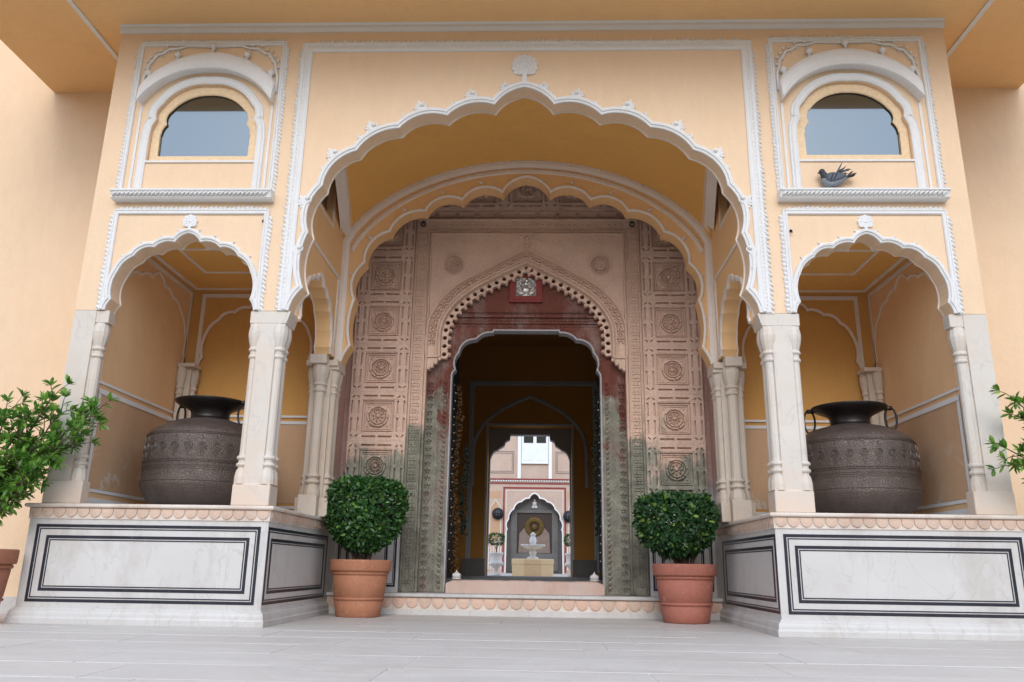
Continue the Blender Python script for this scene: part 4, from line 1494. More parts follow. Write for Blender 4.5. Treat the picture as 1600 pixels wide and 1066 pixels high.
# ================================================================== pots and plants
def pot(label, x, y, rr_, h, mat, grp='terracotta pots', chip=0):
    P = thing('terracotta_pot', label, 'flower pot', (x, y, 0), grp)
    k = rr_/.325; g = h/.57
    prof = [(.0, .0), (.222, .0), (.232, .008), (.256, .160), (.250, .164), (.266, .170), (.272, .180), (.268, .190), (.254, .195), (.2645, .203), (.288, .412), (.281, .417), (.298, .422), (.303, .434), (.299, .446), (.288, .450), (.318, .458), (.322, .468), (.325, .555), (.323, .566), (.315, .57), (.297, .568), (.292, .555), (.285, .50)]
    mb = MB(); mb.lathe([(r*k, z*g) for r, z in prof], (x, y, .001), 56, True)
    obj('pot_body', mb, mat, P)
    mb = MB(); mb.lathe([(.0, .52*g), (.15*k, .53*g), (.288*k, .515*g)], (x, y, 0), 24, True); obj('soil', mb, M['soil'], P)
    return P
pot('orange terracotta pot with two grooves and a chipped foot, left of the doorway', -1.71, 1.70, .322, .57, M['terracotta'])
pot('redder terracotta pot with a pale scuff on its rim, right of the doorway', 1.675, 1.62, .325, .575, M['terracotta2'])
pot('brown terracotta pot at the left edge, holding the loose leafy shrub', -4.585, -.25, .345, .60, M['terracotta3'])
pot('terracotta pot just beyond the right edge of the picture, under the leafy branches', 5.03, -.30, .345, .60, M['terracotta3'])

LEAF = [(0, 0, 0), (.20, .22, .03), (.29, .50, .045), (.20, .80, .01), (0, 1, -.06), (-.20, .80, .01), (-.29, .50, .045), (-.20, .22, .03)]
LEAFF = [(0, 1, 2, 3, 4), (0, 4, 5, 6, 7)]
def add_leaf(V, Fc, p, d, nrm, size, wid=1.0):
    d = d.normalized()
    s_ = d.cross(nrm)
    if s_.length < 1e-4: s_ = d.orthogonal()
    s_.normalize(); n = s_.cross(d)
    o = len(V)
    for x, y, z in LEAF:
        V.append(tuple(p+s_*(x*size*wid)+d*(y*size)+n*(z*size)))
    for f in LEAFF: Fc.append(tuple(i+o for i in f))
def topiary(label, cx, cy, z0, z1, a, seed, leaf, tx, dens=1.0, ragged=.03, basefoot=.57):
    T = thing('topiary_shrub', label, 'shrub', (tx, cy, basefoot-.06), 'clipped shrubs beside the doorway')
    rg = random.Random(seed)
    prof = [(0, .22), (.07, .46), (.18, .72), (.33, .90), (.5, .98), (.72, 1.0), (.85, .96), (.93, .86), (1.0, .66)]
    def rad(t):
        for i in range(len(prof)-1):
            if prof[i][0] <= t <= prof[i+1][0]:
                q = (t-prof[i][0])/(prof[i+1][0]-prof[i][0])
                return prof[i][1]*(1-q)+prof[i+1][1]*q
        return prof[-1][1]
    V, Fc = [], []
    n = int(7200*dens)
    up_ = Vector((0, 0, 1))
    for i in range(n):
        top = rg.random() < .2
        ang = rg.uniform(0, 2*PI)
        if top:
            q = math.sqrt(rg.random())*.93
            t = 1.0-.05*q*q
            zz = z0+(z1-z0)*(1.0-.09*q**3)
            rr_ = a*rad(.93)*q*1.02
            nr = Vector((math.cos(ang)*q*.7, math.sin(ang)*q*.7, 1)).normalized()
        else:
            t = rg.random()**.9
            zz = z0+(z1-z0)*t
            rr_ = a*rad(t)
            nr = Vector((math.cos(ang), math.sin(ang), (t-.45)*.9)).normalized()
        nzv = mnoise.noise(Vector((math.cos(ang)*2.2, math.sin(ang)*2.2, zz*5+seed)))
        dep = rg.random()**1.8*.30
        k = 1-dep*.55+nzv*ragged*2.4+rg.uniform(-.012, .03)
        p = Vector((cx+math.cos(ang)*rr_*k, cy+math.sin(ang)*rr_*k*.95, zz-(.10*dep if top else 0)+nzv*ragged*.6))
        d = (nr*.35+Vector((rg.gauss(0, .7), rg.gauss(0, .7), rg.gauss(.1, .7))))
        nn = (up_*.35+nr*1.2+Vector((rg.gauss(0, .45), rg.gauss(0, .45), rg.gauss(0, .45))))
        add_leaf(V, Fc, p, d, nn, rg.uniform(.034, .066), rg.uniform(.75, 1.05))
    sh = MB()
    for i in range(34):                      # stray shoots that broke out of the clipped outline
        ang = rg.uniform(0, 2*PI); t = rg.uniform(.2, 1.0)
        rr_ = a*rad(min(t, .93))*(rg.uniform(.3, 1) if t > .9 else 1)
        p = Vector((cx+math.cos(ang)*rr_*.9, cy+math.sin(ang)*rr_*.9, z0+(z1-z0)*t*.97))
        d = Vector((math.cos(ang)*.8, math.sin(ang)*.8, rg.uniform(-.2, 1.0) if t < .9 else 1.3)).normalized()
        L_ = rg.uniform(.07, .14)
        sh.tube([p, p+d*L_*.5, p+d*L_], [.003, .0025, .0015], 4)
        for q in range(6):
            pp = p+d*L_*(.3+.14*q)
            o_ = Vector((rg.gauss(0, 1), rg.gauss(0, 1), rg.gauss(0, 1))).normalized()
            add_leaf(V, Fc, pp, d*.6+o_, Vector((0, 0, 1))+o_*.5, rg.uniform(.035, .06), .85)
    obj('shoots', sh, M['bark'], T, kind='stuff')
    mb = MB(); mb.v = V; mb.f = Fc; mb.sm = [False]*len(Fc)
    obj('foliage', mb, leaf, T, recalc=False, kind='stuff')
    # dark twiggy core
    mb = MB()
    for i in range(70):
        ang = rg.uniform(0, 2*PI); t = rg.uniform(.15, .9)
        p = Vector((cx+math.cos(ang)*a*rad(t)*.75, cy+math.sin(ang)*a*rad(t)*.75, z0+(z1-z0)*t))
        b = Vector((tx+rg.uniform(-.06, .06), cy+rg.uniform(-.05, .05), z0+.03))
        m_ = b.lerp(p, .5)+Vector((rg.gauss(0, .03), rg.gauss(0, .03), .03))
        mb.tube([b, m_, p], [.010, .007, .003], 5)
    obj('twigs', mb, M['bark'], T, kind='stuff')
    for (x0, x1, y1, r) in ((-.05, -.16, .02, .022), (.0, -.02, -.05, .026), (.05, .17, .0, .022), (.02, .08, .08, .018), (-.03, -.07, .06, .018)):
        mb = MB()
        z_ = basefoot-.07
        mb.tube([(tx+x0, cy, z_), (tx+x0*1.1+(x1-x0)*.3, cy+y1*.4, z_+(z0-z_)*.6+.03), (tx+x1, cy+y1, z0+.10), (cx+x1*1.8, cy+y1*2, z0+.30)], [r*1.15, r, r*.75, r*.4], 8)
        obj('stem', mb, M['bark'], T)
    return T
topiary('dense dark green clipped shrub in the orange pot left of the doorway', -1.695, 1.70, .66, 1.40, .412, 21, M['leaf'], -1.71, 1.0, .022)
topiary('looser clipped shrub with pale young leaves in the redder pot right of doorway', 1.61, 1.62, .65, 1.265, .415, 33, M['leaf2'], 1.675, .86, .045)

def open_shrub(label, base, tips, seed, nleaf=11):
    T = thing('potted_shrub', label, 'shrub', base, 'loose leafy shrubs at the edges')
    rg = random.Random(seed)
    V, Fc = [], []
    b = Vector(base)
    mb = MB()
    for tx, ty, tz in tips:
        tip = Vector((tx, ty, tz))
        ctrl = b.lerp(tip, .45)+Vector((-(tip.x-b.x)*.15, rg.uniform(-.08, .08), .10))
        P = []
        for i in range(13):
            t = i/12
            q = b*(1-t)**2+ctrl*2*t*(1-t)+tip*t*t
            q += Vector((rg.gauss(0, .006), rg.gauss(0, .006), rg.gauss(0, .006)))
            P.append(q)
        mb.tube(P, [.014*(1-.82*i/12)+.002 for i in range(13)], 6)
        subs = [(P, 6)]
        for i in range(5, 13):
            for _ in range(2):
                d = (P[min(i+1, 12)]-P[i-1]).normalized()
                e = P[i]+d*rg.uniform(.03, .09)+Vector((rg.gauss(0, .07), rg.gauss(0, .07), rg.gauss(.03, .06)))
                q = [P[i], P[i].lerp(e, .5)+Vector((0, 0, .012)), e]
                mb.tube(q, [.005, .004, .002], 4)
                subs.append((q, 0))
        for q, st in subs:
            for i in range(max(st, 1), len(q)):
                last = i == len(q)-1
                d = (q[i]-q[i-1]).normalized()
                k = nleaf if last else 2
                for j in range(k):
                    a = 2*PI*j/k*1.618+rg.random()
                    s1 = d.orthogonal().normalized(); s2 = d.cross(s1)
                    out = s1*math.cos(a)+s2*math.sin(a)
                    dd = d*(rg.uniform(.3, 1.1) if last else .5)+out*rg.uniform(.6, 1.1)+Vector((0, 0, rg.uniform(-.25, .35)))
                    add_leaf(V, Fc, q[i]-d*rg.uniform(0, .025), dd, Vector((0, 0, 1))+out*.3+Vector((rg.gauss(0, .3), rg.gauss(0, .3), 0)), rg.uniform(.058, .095), .62)
    obj('branches', mb, M['bark'], T)
    mb = MB(); mb.v = V; mb.f = Fc; mb.sm = [False]*len(Fc)
    obj('foliage', mb, M['leaf3'], T, recalc=False, kind='stuff')
    return T
open_shrub('loose bright green shrub at the left edge, in front of the left pilaster', (-4.585, -.25, .56),
           [(-4.10, -.3, 1.88), (-4.38, -.2, 1.70), (-3.66, -.35, 1.74), (-3.84, -.15, 1.60), (-4.0, -.3, 1.74), (-4.20, -.4, 1.72), (-4.36, -.1, 1.50), (-4.66, -.3, 1.62), (-4.42, -.45, 1.20), (-4.02, -.3, 1.42), (-4.78, -.2, 1.42), (-4.55, -.05, 1.28), (-4.10, -.45, 1.20), (-4.24, -.25, 1.30), (-3.76, -.25, 1.82), (-5.0, -.3, 1.5), (-4.16, -.1, 1.56), (-4.62, -.5, 1.06), (-4.5, -.3, 1.75)], 5)
open_shrub('bright green leafy branches reaching in from the right edge, in front of the right pilaster', (5.03, -.30, .56),
           [(4.16, -.32, 1.93), (4.30, -.2, 1.78), (4.00, -.35, 1.53), (4.12, -.25, 1.40), (4.28, -.4, 1.46), (4.45, -.3, 1.30), (4.6, -.3, 1.9), (4.9, -.3, 2.0), (5.2, -.2, 1.8), (4.5, -.2, 1.62), (5.4, -.3, 1.5)], 8)

# ================================================================== pigeon
def pigeon():
    PG = thing('pigeon', 'blue grey pigeon with ruffled wing and dark tail, perched on the right window sill', 'pigeon', (2.95, -.075, 3.988))
    X = Vector((2.945, -.07, 3.988))
    def ring(c, rx, rz, ry, tilt=0, n=14):
        out = []
        for i in range(n):
            a = 2*PI*i/n
            u, v = math.cos(a)*ry, math.sin(a)*rz
            out.append((X.x+c[0]-math.sin(tilt)*v, X.y+c[1]+u, X.z+c[2]+math.cos(tilt)*v))
        return out
    def loft(sec, name, mat, parent=PG):
        mb = MB(); n = 14; vs = []
        for s_ in sec: vs += ring(*s_)
        fs = [(j*n+i, j*n+(i+1) % n, (j+1)*n+(i+1) % n, (j+1)*n+i) for j in range(len(sec)-1) for i in range(n)]
        fs += [tuple(range(n)), tuple(range((len(sec)-1)*n, len(sec)*n))]
        mb.add(vs, fs, True); return obj(name, mb, mat, parent)
    # ring(c, rx, rz, ry, tilt)
    loft([((-.118, 0, .082), 0, .006, .006), ((-.112, 0, .078), 0, .026, .022), ((-.096, 0, .074), 0, .046, .036), ((-.068, 0, .07), 0, .058, .046), ((-.03, 0, .07), 0, .060, .050),
          ((.01, 0, .075), 0, .054, .047), ((.045, 0, .083), 0, .042, .038), ((.075, 0, .094), 0, .030, .028), ((.105, 0, .105), 0, .019, .022), ((.13, 0, .113), 0, .010, .018)], 'body', M['feather_pale'])
    mb = MB()
    mb.tube([X+Vector(q) for q in ((-.055, 0, .085), (-.075, 0, .108), (-.092, 0, .132), (-.101, 0, .150), (-.104, 0, .164))], [.050, .042, .032, .027, .020], 14)
    mb.ball((X.x-.106, X.y, X.z+.160), .0265, 12, 8, None, (1.12, .92, 1))
    obj('head', mb, M['feather_dark'], PG)
    mb = MB(); mb.tube([X+Vector((-.128, 0, .158)), X+Vector((-.142, 0, .150)), X+Vector((-.152, 0, .138))], [.009, .006, .001], 6); obj('beak', mb, M['beak'], PG)
    for e in (-1, 1):
        mb = MB(); mb.ball((X.x-.114, X.y+e*.0225, X.z+.164), .0032, 6, 4); obj('eye', mb, M['leg_red'], PG)
        mb = MB()
        mb.tube([X+Vector((-.005, e*.018, .03)), X+Vector((-.003, e*.018, .008)), X+Vector((-.003, e*.018, .002))], .0035, 6)
        for dx, dy in ((-.02, -.008), (-.024, 0), (-.02, .008), (.014, 0)):
            mb.tube([X+Vector((-.003, e*.018, .003)), X+Vector((-.003+dx, e*.018+dy, .002))], .0025, 5)
        obj('leg', mb, M['leg_red'], PG)
        # folded wing with bars
        w_ = MB(); n = 9
        sec = [((-.085, e*.038, .095), .030), ((-.05, e*.046, .095), .042), ((-.01, e*.047, .098), .042), ((.03, e*.042, .104), .034), ((.07, e*.034, .112), .022), ((.105, e*.026, .12), .010)]
        vs = []
        for (c, rz) in sec:
            for i in range(n):
                a = 2*PI*i/n; vs.append((X.x+c[0], X.y+c[1]+.012*math.cos(a), X.z+c[2]+rz*math.sin(a)))
        fs = [(j*n+i, j*n+(i+1) % n, (j+1)*n+(i+1) % n, (j+1)*n+i) for j in range(len(sec)-1) for i in range(n)]+[tuple(range(n)), tuple(range(5*n, 6*n))]
        w_.add(vs, fs, True); W = obj('wing', w_, M['feather'], PG)
        b_ = MB()
        for x0 in (-.045, -.012):
            b_.tube([(X.x+x0+.022, X.y+e*.060, X.z+.125), (X.x+x0+.008, X.y+e*.0615, X.z+.10), (X.x+x0-.006, X.y+e*.058, X.z+.072)], [.003, .005, .003], 5)
        obj('wing_bar', b_, M['feather_dark'], W)
        for k in range(9):
            t = k/8
            f = MB()
            a0 = X+Vector((-.02+.09*t, e*.036, .118+.004*k))
            lift = (.10 if (k == 3 and e < 0) else .05) if k in (2, 3, 5) else .018
            a1 = a0+Vector((.06+.03*t, e*.004, lift+.012*(k % 2)))
            d = (a1-a0); nn = Vector((-d.z, 0, d.x)).normalized()*.008
            f.add([a0-nn, a0.lerp(a1, .6)-nn*.9, a1, a0.lerp(a1, .6)+nn*.7, a0+nn, a0.lerp(a1, .5)+Vector((0, e*.003, 0))], [(0, 1, 5), (1, 2, 5), (2, 3, 5), (3, 4, 5), (4, 0, 5)])
            f.add([a0-nn+Vector((0, .002, 0)), a0.lerp(a1, .6)-nn*.9+Vector((0, .002, 0)), a1, a0.lerp(a1, .6)+nn*.7+Vector((0, .002, 0)), a0+nn+Vector((0, .002, 0))], [(0, 1, 2, 3, 4)])
            obj('feather', f, M['feather_dark'] if k % 3 else M['feather'], W)
    for k in range(5):
        t = (k-2)
        mb = MB()
        a0 = X+Vector((.10, .007*t, .108)); a1 = a0+Vector((.105, .012*t, .028+(.05 if k == 4 else 0)))
        hw = Vector((0, .008, 0)); hz = Vector((-.002, 0, .010))
        m_ = a0.lerp(a1, .8)
        mb.add([a0-hw-hz*.3, a0+hw+hz*.3, m_+hw+hz, a1, m_-hw-hz, a0.lerp(a1, .4)+Vector((0, 0, .006)), a0.lerp(a1, .4)-Vector((0, 0, .006))],
               [(0, 1, 5), (1, 2, 5), (2, 3, 5), (3, 4, 5), (4, 0, 5), (1, 0, 6), (2, 1, 6), (3, 2, 6), (4, 3, 6), (0, 4, 6)])
        obj('tail_feather', mb, M['feather_dark'], PG)
    PG.scale = (1, 1, 1.18)
pigeon()

# ================================================================== vestibule behind the portal
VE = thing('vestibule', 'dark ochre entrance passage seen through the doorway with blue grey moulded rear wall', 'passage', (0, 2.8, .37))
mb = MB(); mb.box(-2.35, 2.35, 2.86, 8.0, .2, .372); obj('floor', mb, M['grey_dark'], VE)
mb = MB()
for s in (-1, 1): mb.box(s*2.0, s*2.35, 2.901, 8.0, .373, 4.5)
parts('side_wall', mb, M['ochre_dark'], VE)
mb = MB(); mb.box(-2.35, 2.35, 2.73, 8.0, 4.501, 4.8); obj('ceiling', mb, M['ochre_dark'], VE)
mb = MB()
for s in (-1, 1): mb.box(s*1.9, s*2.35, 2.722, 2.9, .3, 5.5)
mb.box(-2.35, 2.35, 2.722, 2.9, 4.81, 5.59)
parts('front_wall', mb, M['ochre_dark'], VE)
FV = FR(7.4)
mb = MB(); mb.plate([(-1.999, .373), (-.755, .373), (-.755, 3.0), (.755, 3.0), (.755, .373), (1.999, .373), (1.999, 4.5), (-1.999, 4.5)], [], FV, -.35, 0)
obj('rear_wall', mb, M['ochre_dark'], VE)
mb = MB()
mb.sweep([(-1.02, .45), (-1.02, 3.74), (1.14, 3.74), (1.14, .45)], [(0, -.001), (0, .03), (.03, .045), (.06, .03), (.08, .03), (.09, -.001)], FV)
mb.sweep([(-.755, .45), (-.755, 3.0), (.755, 3.0), (.755, .45)], [(0, -.001), (0, .02), (.035, .02), (.035, -.001)], FV)
parts('moulded_frame', mb, M['grey_blue'], VE)
pa = smooth([(0, 3.50), (.30, 3.37), (.62, 3.18), (.85, 2.95), (.97, 2.65), (.99, 2.3), (.99, 1.9)])
pa = [(-x, z) for x, z in reversed(pa)]+pa[1:]
mb = MB(); mb.sweep(pa, [(0, -.001), (0, .02), (.03, .035), (.06, .02), (.07, -.001)], FV); obj('pointed_arch_moulding', mb, M['grey_blue'], VE)
mb = MB()
for s in (-1, 1): mb.box(s*.76, s*1.16, 7.26, 7.42, .373, .66); mb.box(s*.78, s*1.10, 7.22, 7.26, .373, .50)
parts('rear_wall_base', mb, M['grey_dark'], VE)
# stepped cusped arch leading to the courtyard
hs = [(0, 2.89), (.365, 2.89), (.375, 2.80), (.45, 2.765), (.475, 2.69), (.55, 2.645), (.60, 2.605), (.66, 2.58), (.70, 2.52), (.73, 2.44), (.745, .373)]
ca = [(-x, z) for x, z in reversed(hs)]+hs[1:]
mb = MB(); mb.plate([(-1.9, .373)]+ca+[(1.9, .373), (1.9, 4.5), (-1.9, 4.5)], [], FR(7.76), -.18, 0); obj('cusped_arch', mb, M['grey_mid'], VE)
mb = MB(); mb.sweep(ca[1:-1], [(-.002, -.18), (-.002, .006), (.014, .006), (.016, 0)], FR(7.76)); obj('cusped_edge', mb, M['grey_paint'], VE)
# open door leaves
for s in (-1, 1):
    D = thing('door_leaf', 'black timber door leaf folded open, %s side, behind the %s garland' % (('left', 'marigold') if s < 0 else ('right', 'dark leafy')), 'door', (s*.98, 2.9, .38), 'open door leaves')
    mb = MB(); mb.box(s*.965, s*1.03, 2.92, 3.85, .385, 3.42, .006); obj('leaf_frame', mb, M['black_wood'], D)
    for k in range(6):
        mb = MB(); mb.box(s*.952, s*.9645, 2.98, 3.79, .50+k*.49, .90+k*.49); obj('door_panel', mb, M['black_wood'], D)
# garlands
def garland(label, x, y, z0, z1, r, mat, seed, n=260):
    T = thing('hanging_garland', label, 'garland', (x, y, z0))
    rg = random.Random(seed); mb = MB()
    for i in range(n):
        t = i/n; z = z1+(z0-z1)*t
        a = rg.uniform(0, 2*PI); k = r*(.4+.6*rg.random())*(1+.35*math.sin(t*23+seed))
        mb.ball((x+k*math.cos(a)+.015*math.sin(t*9), y+k*math.sin(a), z), rg.uniform(.012, .024), 5, 4, None, (1, 1, rg.uniform(.5, 1)))
    obj('flower_heads', mb, mat, T, kind='stuff')
    mb = MB(); mb.tube([(x, y, z1+.1), (x, y, z0)], .005, 4); obj('cord', mb, M['cable'], T)
garland('dried brown marigold garland hanging down the left side inside the doorway', -.86, 2.98, .45, 2.75, .04, M['marigold'], 3)
garland('short dark leafy garland hanging left, beside the marigold one', -.80, 3.35, .9, 2.0, .045, M['garland_dark'], 4, 120)
garland('dark leafy garland hanging down the right side inside the doorway', .885, 3.0, .9, 2.62, .04, M['garland_dark'], 5, 200)
def lights(label, x, y, z0, z1, seed):
    T = thing('fairy_lights', label, 'string lights', (x, y, z0), 'fairy light strings')
    rg = random.Random(seed); mb = MB(); P = []
    z = z1
    while z > z0:
        P.append((x+rg.uniform(-.012, .012), y, z)); z -= .10
    mb.tube(P, .003, 4); obj('cable', mb, M['cable'], T)
    mb = MB()
    for p in P:
        mb.ball((p[0]+.01, p[1]-.01, p[2]), .007, 5, 4)
    obj('bulbs', mb, M['bulb'], T, kind='stuff')
lights('string of tiny clear bulbs down the left door jamb', -.895, 2.74, .5, 2.7, 1)
lights('string of tiny clear bulbs down the right door jamb', .895, 2.74, .5, 2.7, 2)
for s, lb in ((-1, 'small white ribbed stone lotus knob on the left end of the threshold'), (1, 'small white ribbed stone lotus knob on the right end of the threshold')):
    T = thing('lotus_knob', lb, 'ornament', (s*.80+.015, 2.66, .372), 'lotus knobs on the threshold')
    c = (s*.80+.015, 2.66, .374)
    mb = MB(); mb.lathe([(0, 0), (.05, 0), (.058, .01), (.055, .018)], c, 16); obj('base', mb, M['stone_white'], T)
    mb = MB()
    for k in range(10):
        a = 2*PI*k/10
        mb.ball((c[0]+.032*math.cos(a), c[1]+.032*math.sin(a), c[2]+.042), .022, 6, 5, None, (1, 1, 1.25))
    mb.ball((c[0], c[1], c[2]+.055), .032, 8, 6)
    mb.tube([(c[0], c[1], c[2]+.08), (c[0], c[1], c[2]+.105)], [.012, .003], 6)
    obj('ribbed_dome', mb, M['stone_white'], T)

# ================================================================== courtyard beyond
mb = MB(); mb.box(-16, 16, 8.001, 30, .1, .30); struct('courtyard_floor', mb, M['court_floor'])
CO = thing('courtyard_facade', 'faded peach palace front across the inner courtyard with scalloped niche and white shutters', 'building', (0, 27, .3))
FCo = FR(27)
niche = arcs([(0, 3.50), (.12, 3.44), (.20, 3.30), (.36, 3.28), (.52, 3.16), (.72, 3.08), (.84, 2.86), (1.0, 2.70), (1.05, 2.45), (1.14, 2.28), (1.10, 2.05)], 5)+[(1.14, 1.98), (1.16, .3)]
niche = [(-x, z) for x, z in reversed(niche)]+niche[1:]
mb = MB(); mb.plate([(-16, .3)]+niche+[(16, .3), (16, 4.0), (-16, 4.0)], [], FCo, -.45, 0); obj('ground_storey', mb, M['pink_wall'], CO)
mb = MB(); mb.box(-16, 16, 27.0, 27.5, 4.001, 9.5); obj('upper_storey', mb, M['pink_wall'], CO)
mb = MB(); mb.sweep(niche, [(0, 0), (0, .02), (.05, .02), (.05, 0)], FCo); obj('niche_moulding', mb, M['white'], CO)
mb = MB(); mb.sweep([(-1.24, .35), (-1.24, 3.70), (1.24, 3.70), (1.24, .35)], [(0, 0), (0, .015), (.07, .015), (.07, 0)], FCo)
mb.sweep([(-1.95, .35), (-1.95, 3.70)], [(0, 0), (0, .015), (.07, .015), (.07, 0)], FCo); mb.sweep([(1.95, .35), (1.95, 3.70)], [(0, 0), (0, .015), (.07, .015), (.07, 0)], FCo)
mb.box(-6, 6, 26.97, 27, 3.90, 3.95); mb.box(-6, 6, 26.96, 27, 4.07, 4.12)
parts('red_border', mb, M['red_line'], CO)
mb = MB()
for i in range(60): mb.ball((-3+i*.1, 26.95, 4.02), .036, 6, 4)
obj('bead_row', mb, M['white'], CO, kind='stuff')
mb = MB(); mb.sweep([(-1.17, 2.1), (-1.17, 3.62), (1.17, 3.62), (1.17, 2.1)], [(0, 0), (0, .01), (.02, .01), (.02, 0)], FCo)
for s in (-1, 1):
    mb.sweep([(s*1.62-.22, 1.75), (s*1.62-.22, 2.9), (s*1.62, 3.25), (s*1.62+.22, 2.9), (s*1.62+.22, 1.75), (s*1.62, 1.45)], [(-.01, 0), (-.01, .01), (.01, .01), (.01, 0)], FCo, closed=True)
    for k in range(6): mb.box(s*1.62-.27+k*.1, s*1.62-.24+k*.1, 26.99, 27, .45, 1.35)
parts('painted_line', mb, M['white_in'], CO)
mb = MB()
for s in (-1, 1):
    mb.plate([(s*1.62-.20, 1.78), (s*1.62-.20, 2.87), (s*1.62, 3.2), (s*1.62+.20, 2.87), (s*1.62+.20, 1.78), (s*1.62, 1.5)], [], FCo, 0, .006)
    mb.box(s*1.62-.24, s*1.62+.24, 26.994, 27, 3.3, 3.6)
parts('peach_panel', mb, M['peach_panel'], CO)
mb = MB()
mb.box(-1.4, 1.4, 27.40, 27.449, .3, 3.7); obj('niche_back', mb, M['grey_dark'], CO)
mb = MB(); mb.plate([(-.98, .4), (.98, .4), (.98, 2.86), (-.98, 2.86)], [[(-.73, 1.1), (.73, 1.1), (.73, 2.74), (-.73, 2.74)]], FR(27.40), 0, .08); obj('niche_frame', mb, M['grey_dark'], CO)
mb = MB(); mb.box(-.73, .73, 27.385, 27.399, 1.1, 2.74); obj('niche_panel', mb, M['brown_paint'], CO)
mb = MB(); F = FR(27.385)
mb.plate([(-.66, 1.12), (.66, 1.12), (.62, 1.9), (.42, 2.12), (.2, 1.95), (-.2, 1.95), (-.42, 2.12), (-.62, 1.9)], [], F, 0, .03); obj('drape', mb, M['drape'], CO)
mb = MB(); ring = [(.30*math.cos(2*PI*i/28), 2.16+.30*math.sin(2*PI*i/28)) for i in range(28)]
mb.sweep(ring, [(.11, .03), (.06, .07), (-.04, .07), (-.10, .04)], F, closed=True); mb.ball((0, 2.16, .05), .13, 12, 6, F, (1, 1, .4)); obj('gilded_ring', mb, M['gold'], CO)
mb = MB(); mb.ball((0, 3.12, .0), .11, 8, 6, FR(27.38)); mb.ball((-.06, 2.98, .0), .07, 8, 6, FR(27.38)); mb.ball((.06, 2.98, .0), .07, 8, 6, FR(27.38)); mb.ball((0, 3.27, 0), .05, 6, 4, FR(27.38)); parts('niche_boss', mb, M['stone_white'], CO)
# upper storey : white pilaster strips, shutters, panel lines
for s in (-1, 1):
    mb = MB(); mb.box(s*.58, s*.72, 26.93, 27, 4.12, 9.4)
    o = obj('pilaster_strip', mb, M['white'], CO)
    mb = MB()
    mb.sweep([(s*1.55-.66, 4.35), (s*1.55-.66, 5.25), (s*1.55+.66, 5.25), (s*1.55+.66, 4.35)], [(-.012, 0), (-.012, .012), (.012, .012), (.012, 0)], FCo, closed=True)
    mb.sweep([(s*1.55-.60, 4.42), (s*1.55-.60, 5.18), (s*1.55+.60, 5.18), (s*1.55+.60, 4.42)], [(-.008, 0), (-.008, .012), (.008, .012), (.008, 0)], FCo, closed=True)
    parts('panel_line', mb, M['grey_dark'], CO)
sh = MB(); sh.box(-.56, .56, 26.94, 26.99, 4.80, 6.9)
SW = obj('window', sh, M['white_wood'], CO)
for s in (-1, 1):
    for z0, z1, mt, nm in ((5.62, 6.14, M['dark'], 'pane'), (4.88, 5.50, M['white_wood'], 'shutter_panel')):
        mb = MB(); mb.box(s*.07, s*.47, 26.925, 26.94, z0-(.0 if nm == 'pane' else 0), z1+.0); obj(nm, mb, mt, SW)
mb = MB(); mb.box(-.56, .56, 26.90, 26.95, 4.74, 4.80); obj('sill', mb, M['white_wood'], SW)
# black discs
for x, z, lb in ((-1.515, 2.66, 'round black iron disc on the courtyard wall left of the fountain'), (1.42, 2.58, 'round black iron disc on the courtyard wall right of the fountain')):
    T = thing('wall_disc', lb, 'wall ornament', (x, 26.9, z), 'black discs on the courtyard wall')
    mb = MB(); mb.lathe([(0, .12), (.06, .115), (.15, .09), (.21, .05), (.235, .01), (.24, 0), (.235, -.03), (0, -.03)], (0, 0, 0), 28)
    mb.v = [(x+a, 26.90-c, z+b) for a, b, c in mb.v]
    obj('plate', mb, M['black_disc'], T)
    mb = MB()
    for dx in (-1, 1):
        for dz in (-1, 1): mb.ball((x+dx*.055, 26.80, z+dz*.055), .018, 6, 4)
    parts('stud', mb, M['grey_paint'], T)
# fountain
T = thing('fountain', 'white stone tiered fountain with a wide bowl standing on a yellow octagonal base', 'fountain', (.02, 15.6, .3))
c = (.02, 15.6, 0)
mb = MB(); mb.lathe([(0, .3), (.60, .3), (.60, .60), (.615, .62), (.615, .735), (.60, .75), (0, .75)], c, 8, False, PI/8); obj('base', mb, M['fountain_base'], T)
mb = MB(); mb.lathe([(.16, .75), (.15, .79), (.09, .82), (.06, .85), (.10, .89), (.105, .93), (.07, .97), (.06, 1.0), (.10, 1.02)], c, 20); obj('stem', mb, M['stone_white'], T)
mb = MB(); mb.lathe([(.0, 1.0), (.12, 1.01), (.24, 1.05), (.31, 1.095), (.325, 1.12), (.31, 1.125), (.2, 1.10), (0, 1.09)], c, 32); obj('bowl', mb, M['stone_white'], T)
mb = MB()
for k in range(24):
    a = 2*PI*k/24; mb.ball((c[0]+.315*math.cos(a), c[1]+.315*math.sin(a), 1.11), .026, 6, 4)
obj('bowl_rim', mb, M['stone_white'], T)
mb = MB(); mb.lathe([(.06, 1.10), (.055, 1.13), (.085, 1.18), (.10, 1.23), (.085, 1.29), (.058, 1.345), (.06, 1.37), (.085, 1.40), (.075, 1.415), (.035, 1.425), (.03, 1.45), (0, 1.465)], c, 18); obj('spout', mb, M['stone_white'], T)
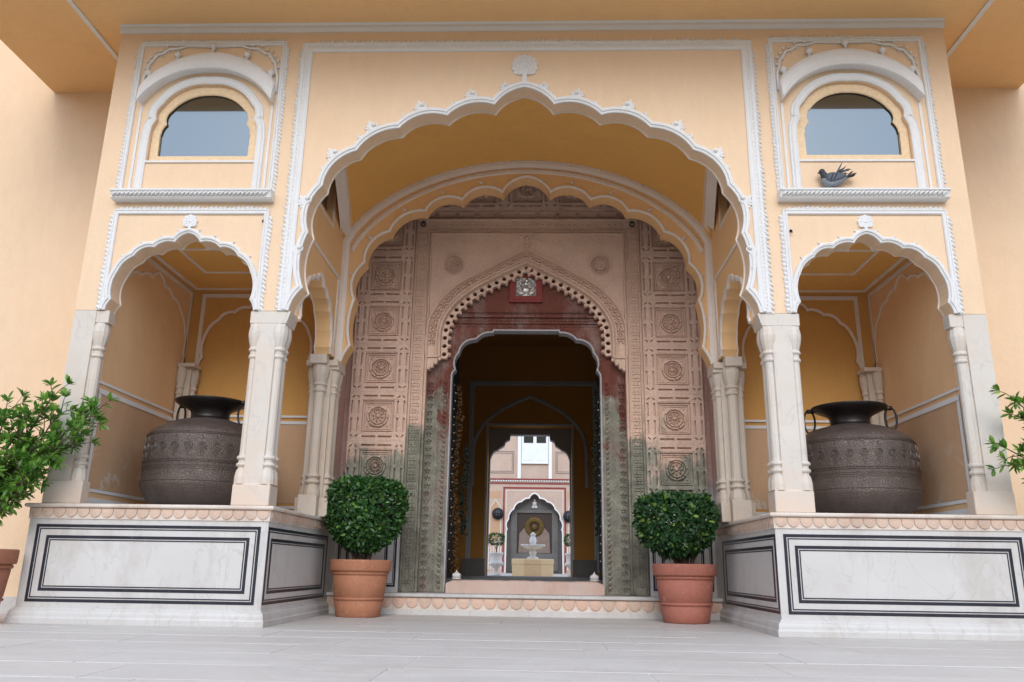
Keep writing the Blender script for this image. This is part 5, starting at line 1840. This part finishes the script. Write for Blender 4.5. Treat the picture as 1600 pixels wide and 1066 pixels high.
# stone planters with small trees
for x, lb in ((-1.02, 'left'), (1.12, 'right')):
    T = thing('stone_planter', 'white carved stone planter on a foot, %s of the courtyard fountain' % lb, 'planter', (x, 16.4, .3), 'stone planters by the fountain')
    c = (x, 16.4, .3)
    mb = MB(); mb.lathe([(0, 0), (.13, 0), (.13, .04), (.07, .08), (.055, .14), (.08, .19), (.10, .22)], c, 20); obj('foot', mb, M['stone_white'], T)
    mb = MB(); mb.lathe([(.09, .21), (.17, .27), (.20, .32), (.195, .36), (.165, .39), (.17, .50), (.185, .57), (.205, .59), (.205, .62), (.19, .625), (.16, .60), (0, .58)], c, 24); obj('bowl', mb, M['stone_white'], T)
    mb = MB()
    for k in range(16):
        a = 2*PI*k/16; mb.ball((c[0]+.18*math.cos(a), c[1]+.18*math.sin(a), c[2]+.32), .032, 6, 5, None, (1, 1, 1.5))
    obj('fluting', mb, M['stone_white'], T)
    S = thing('small_shrub', 'small round green shrub growing in the stone planter %s of the fountain' % lb, 'shrub', (x, 16.4, .9), 'small shrubs in the stone planters')
    rg = random.Random(4+int(x*10)); V, Fc = [], []
    for i in range(700):
        a = rg.uniform(0, 2*PI); q = math.sqrt(rg.random()); zz = rg.uniform(-1, 1)
        rr_ = .225*math.sqrt(max(0, 1-(zz*.8)**2))*(.5+.5*q)
        p = Vector((x+rr_*math.cos(a), 16.4+rr_*math.sin(a), 1.29+.145*zz))
        add_leaf(V, Fc, p, Vector((math.cos(a), math.sin(a), zz+rg.gauss(0, .5))), Vector((rg.gauss(0, .5), rg.gauss(0, .5), 1)), rg.uniform(.04, .06))
    mb = MB(); mb.v = V; mb.f = Fc; mb.sm = [False]*len(Fc); obj('foliage', mb, M['leaf'], S, recalc=False, kind='stuff')
    mb = MB(); mb.tube([(x, 16.4, .86), (x+.01, 16.4, 1.05), (x, 16.4, 1.2)], [.02, .015, .012], 6); mb.tube([(x, 16.4, 1.0), (x-.08, 16.4, 1.2)], [.012, .006], 5); mb.tube([(x, 16.4, 1.0), (x+.09, 16.42, 1.22)], [.012, .006], 5); obj('stem', mb, M['bark'], S)
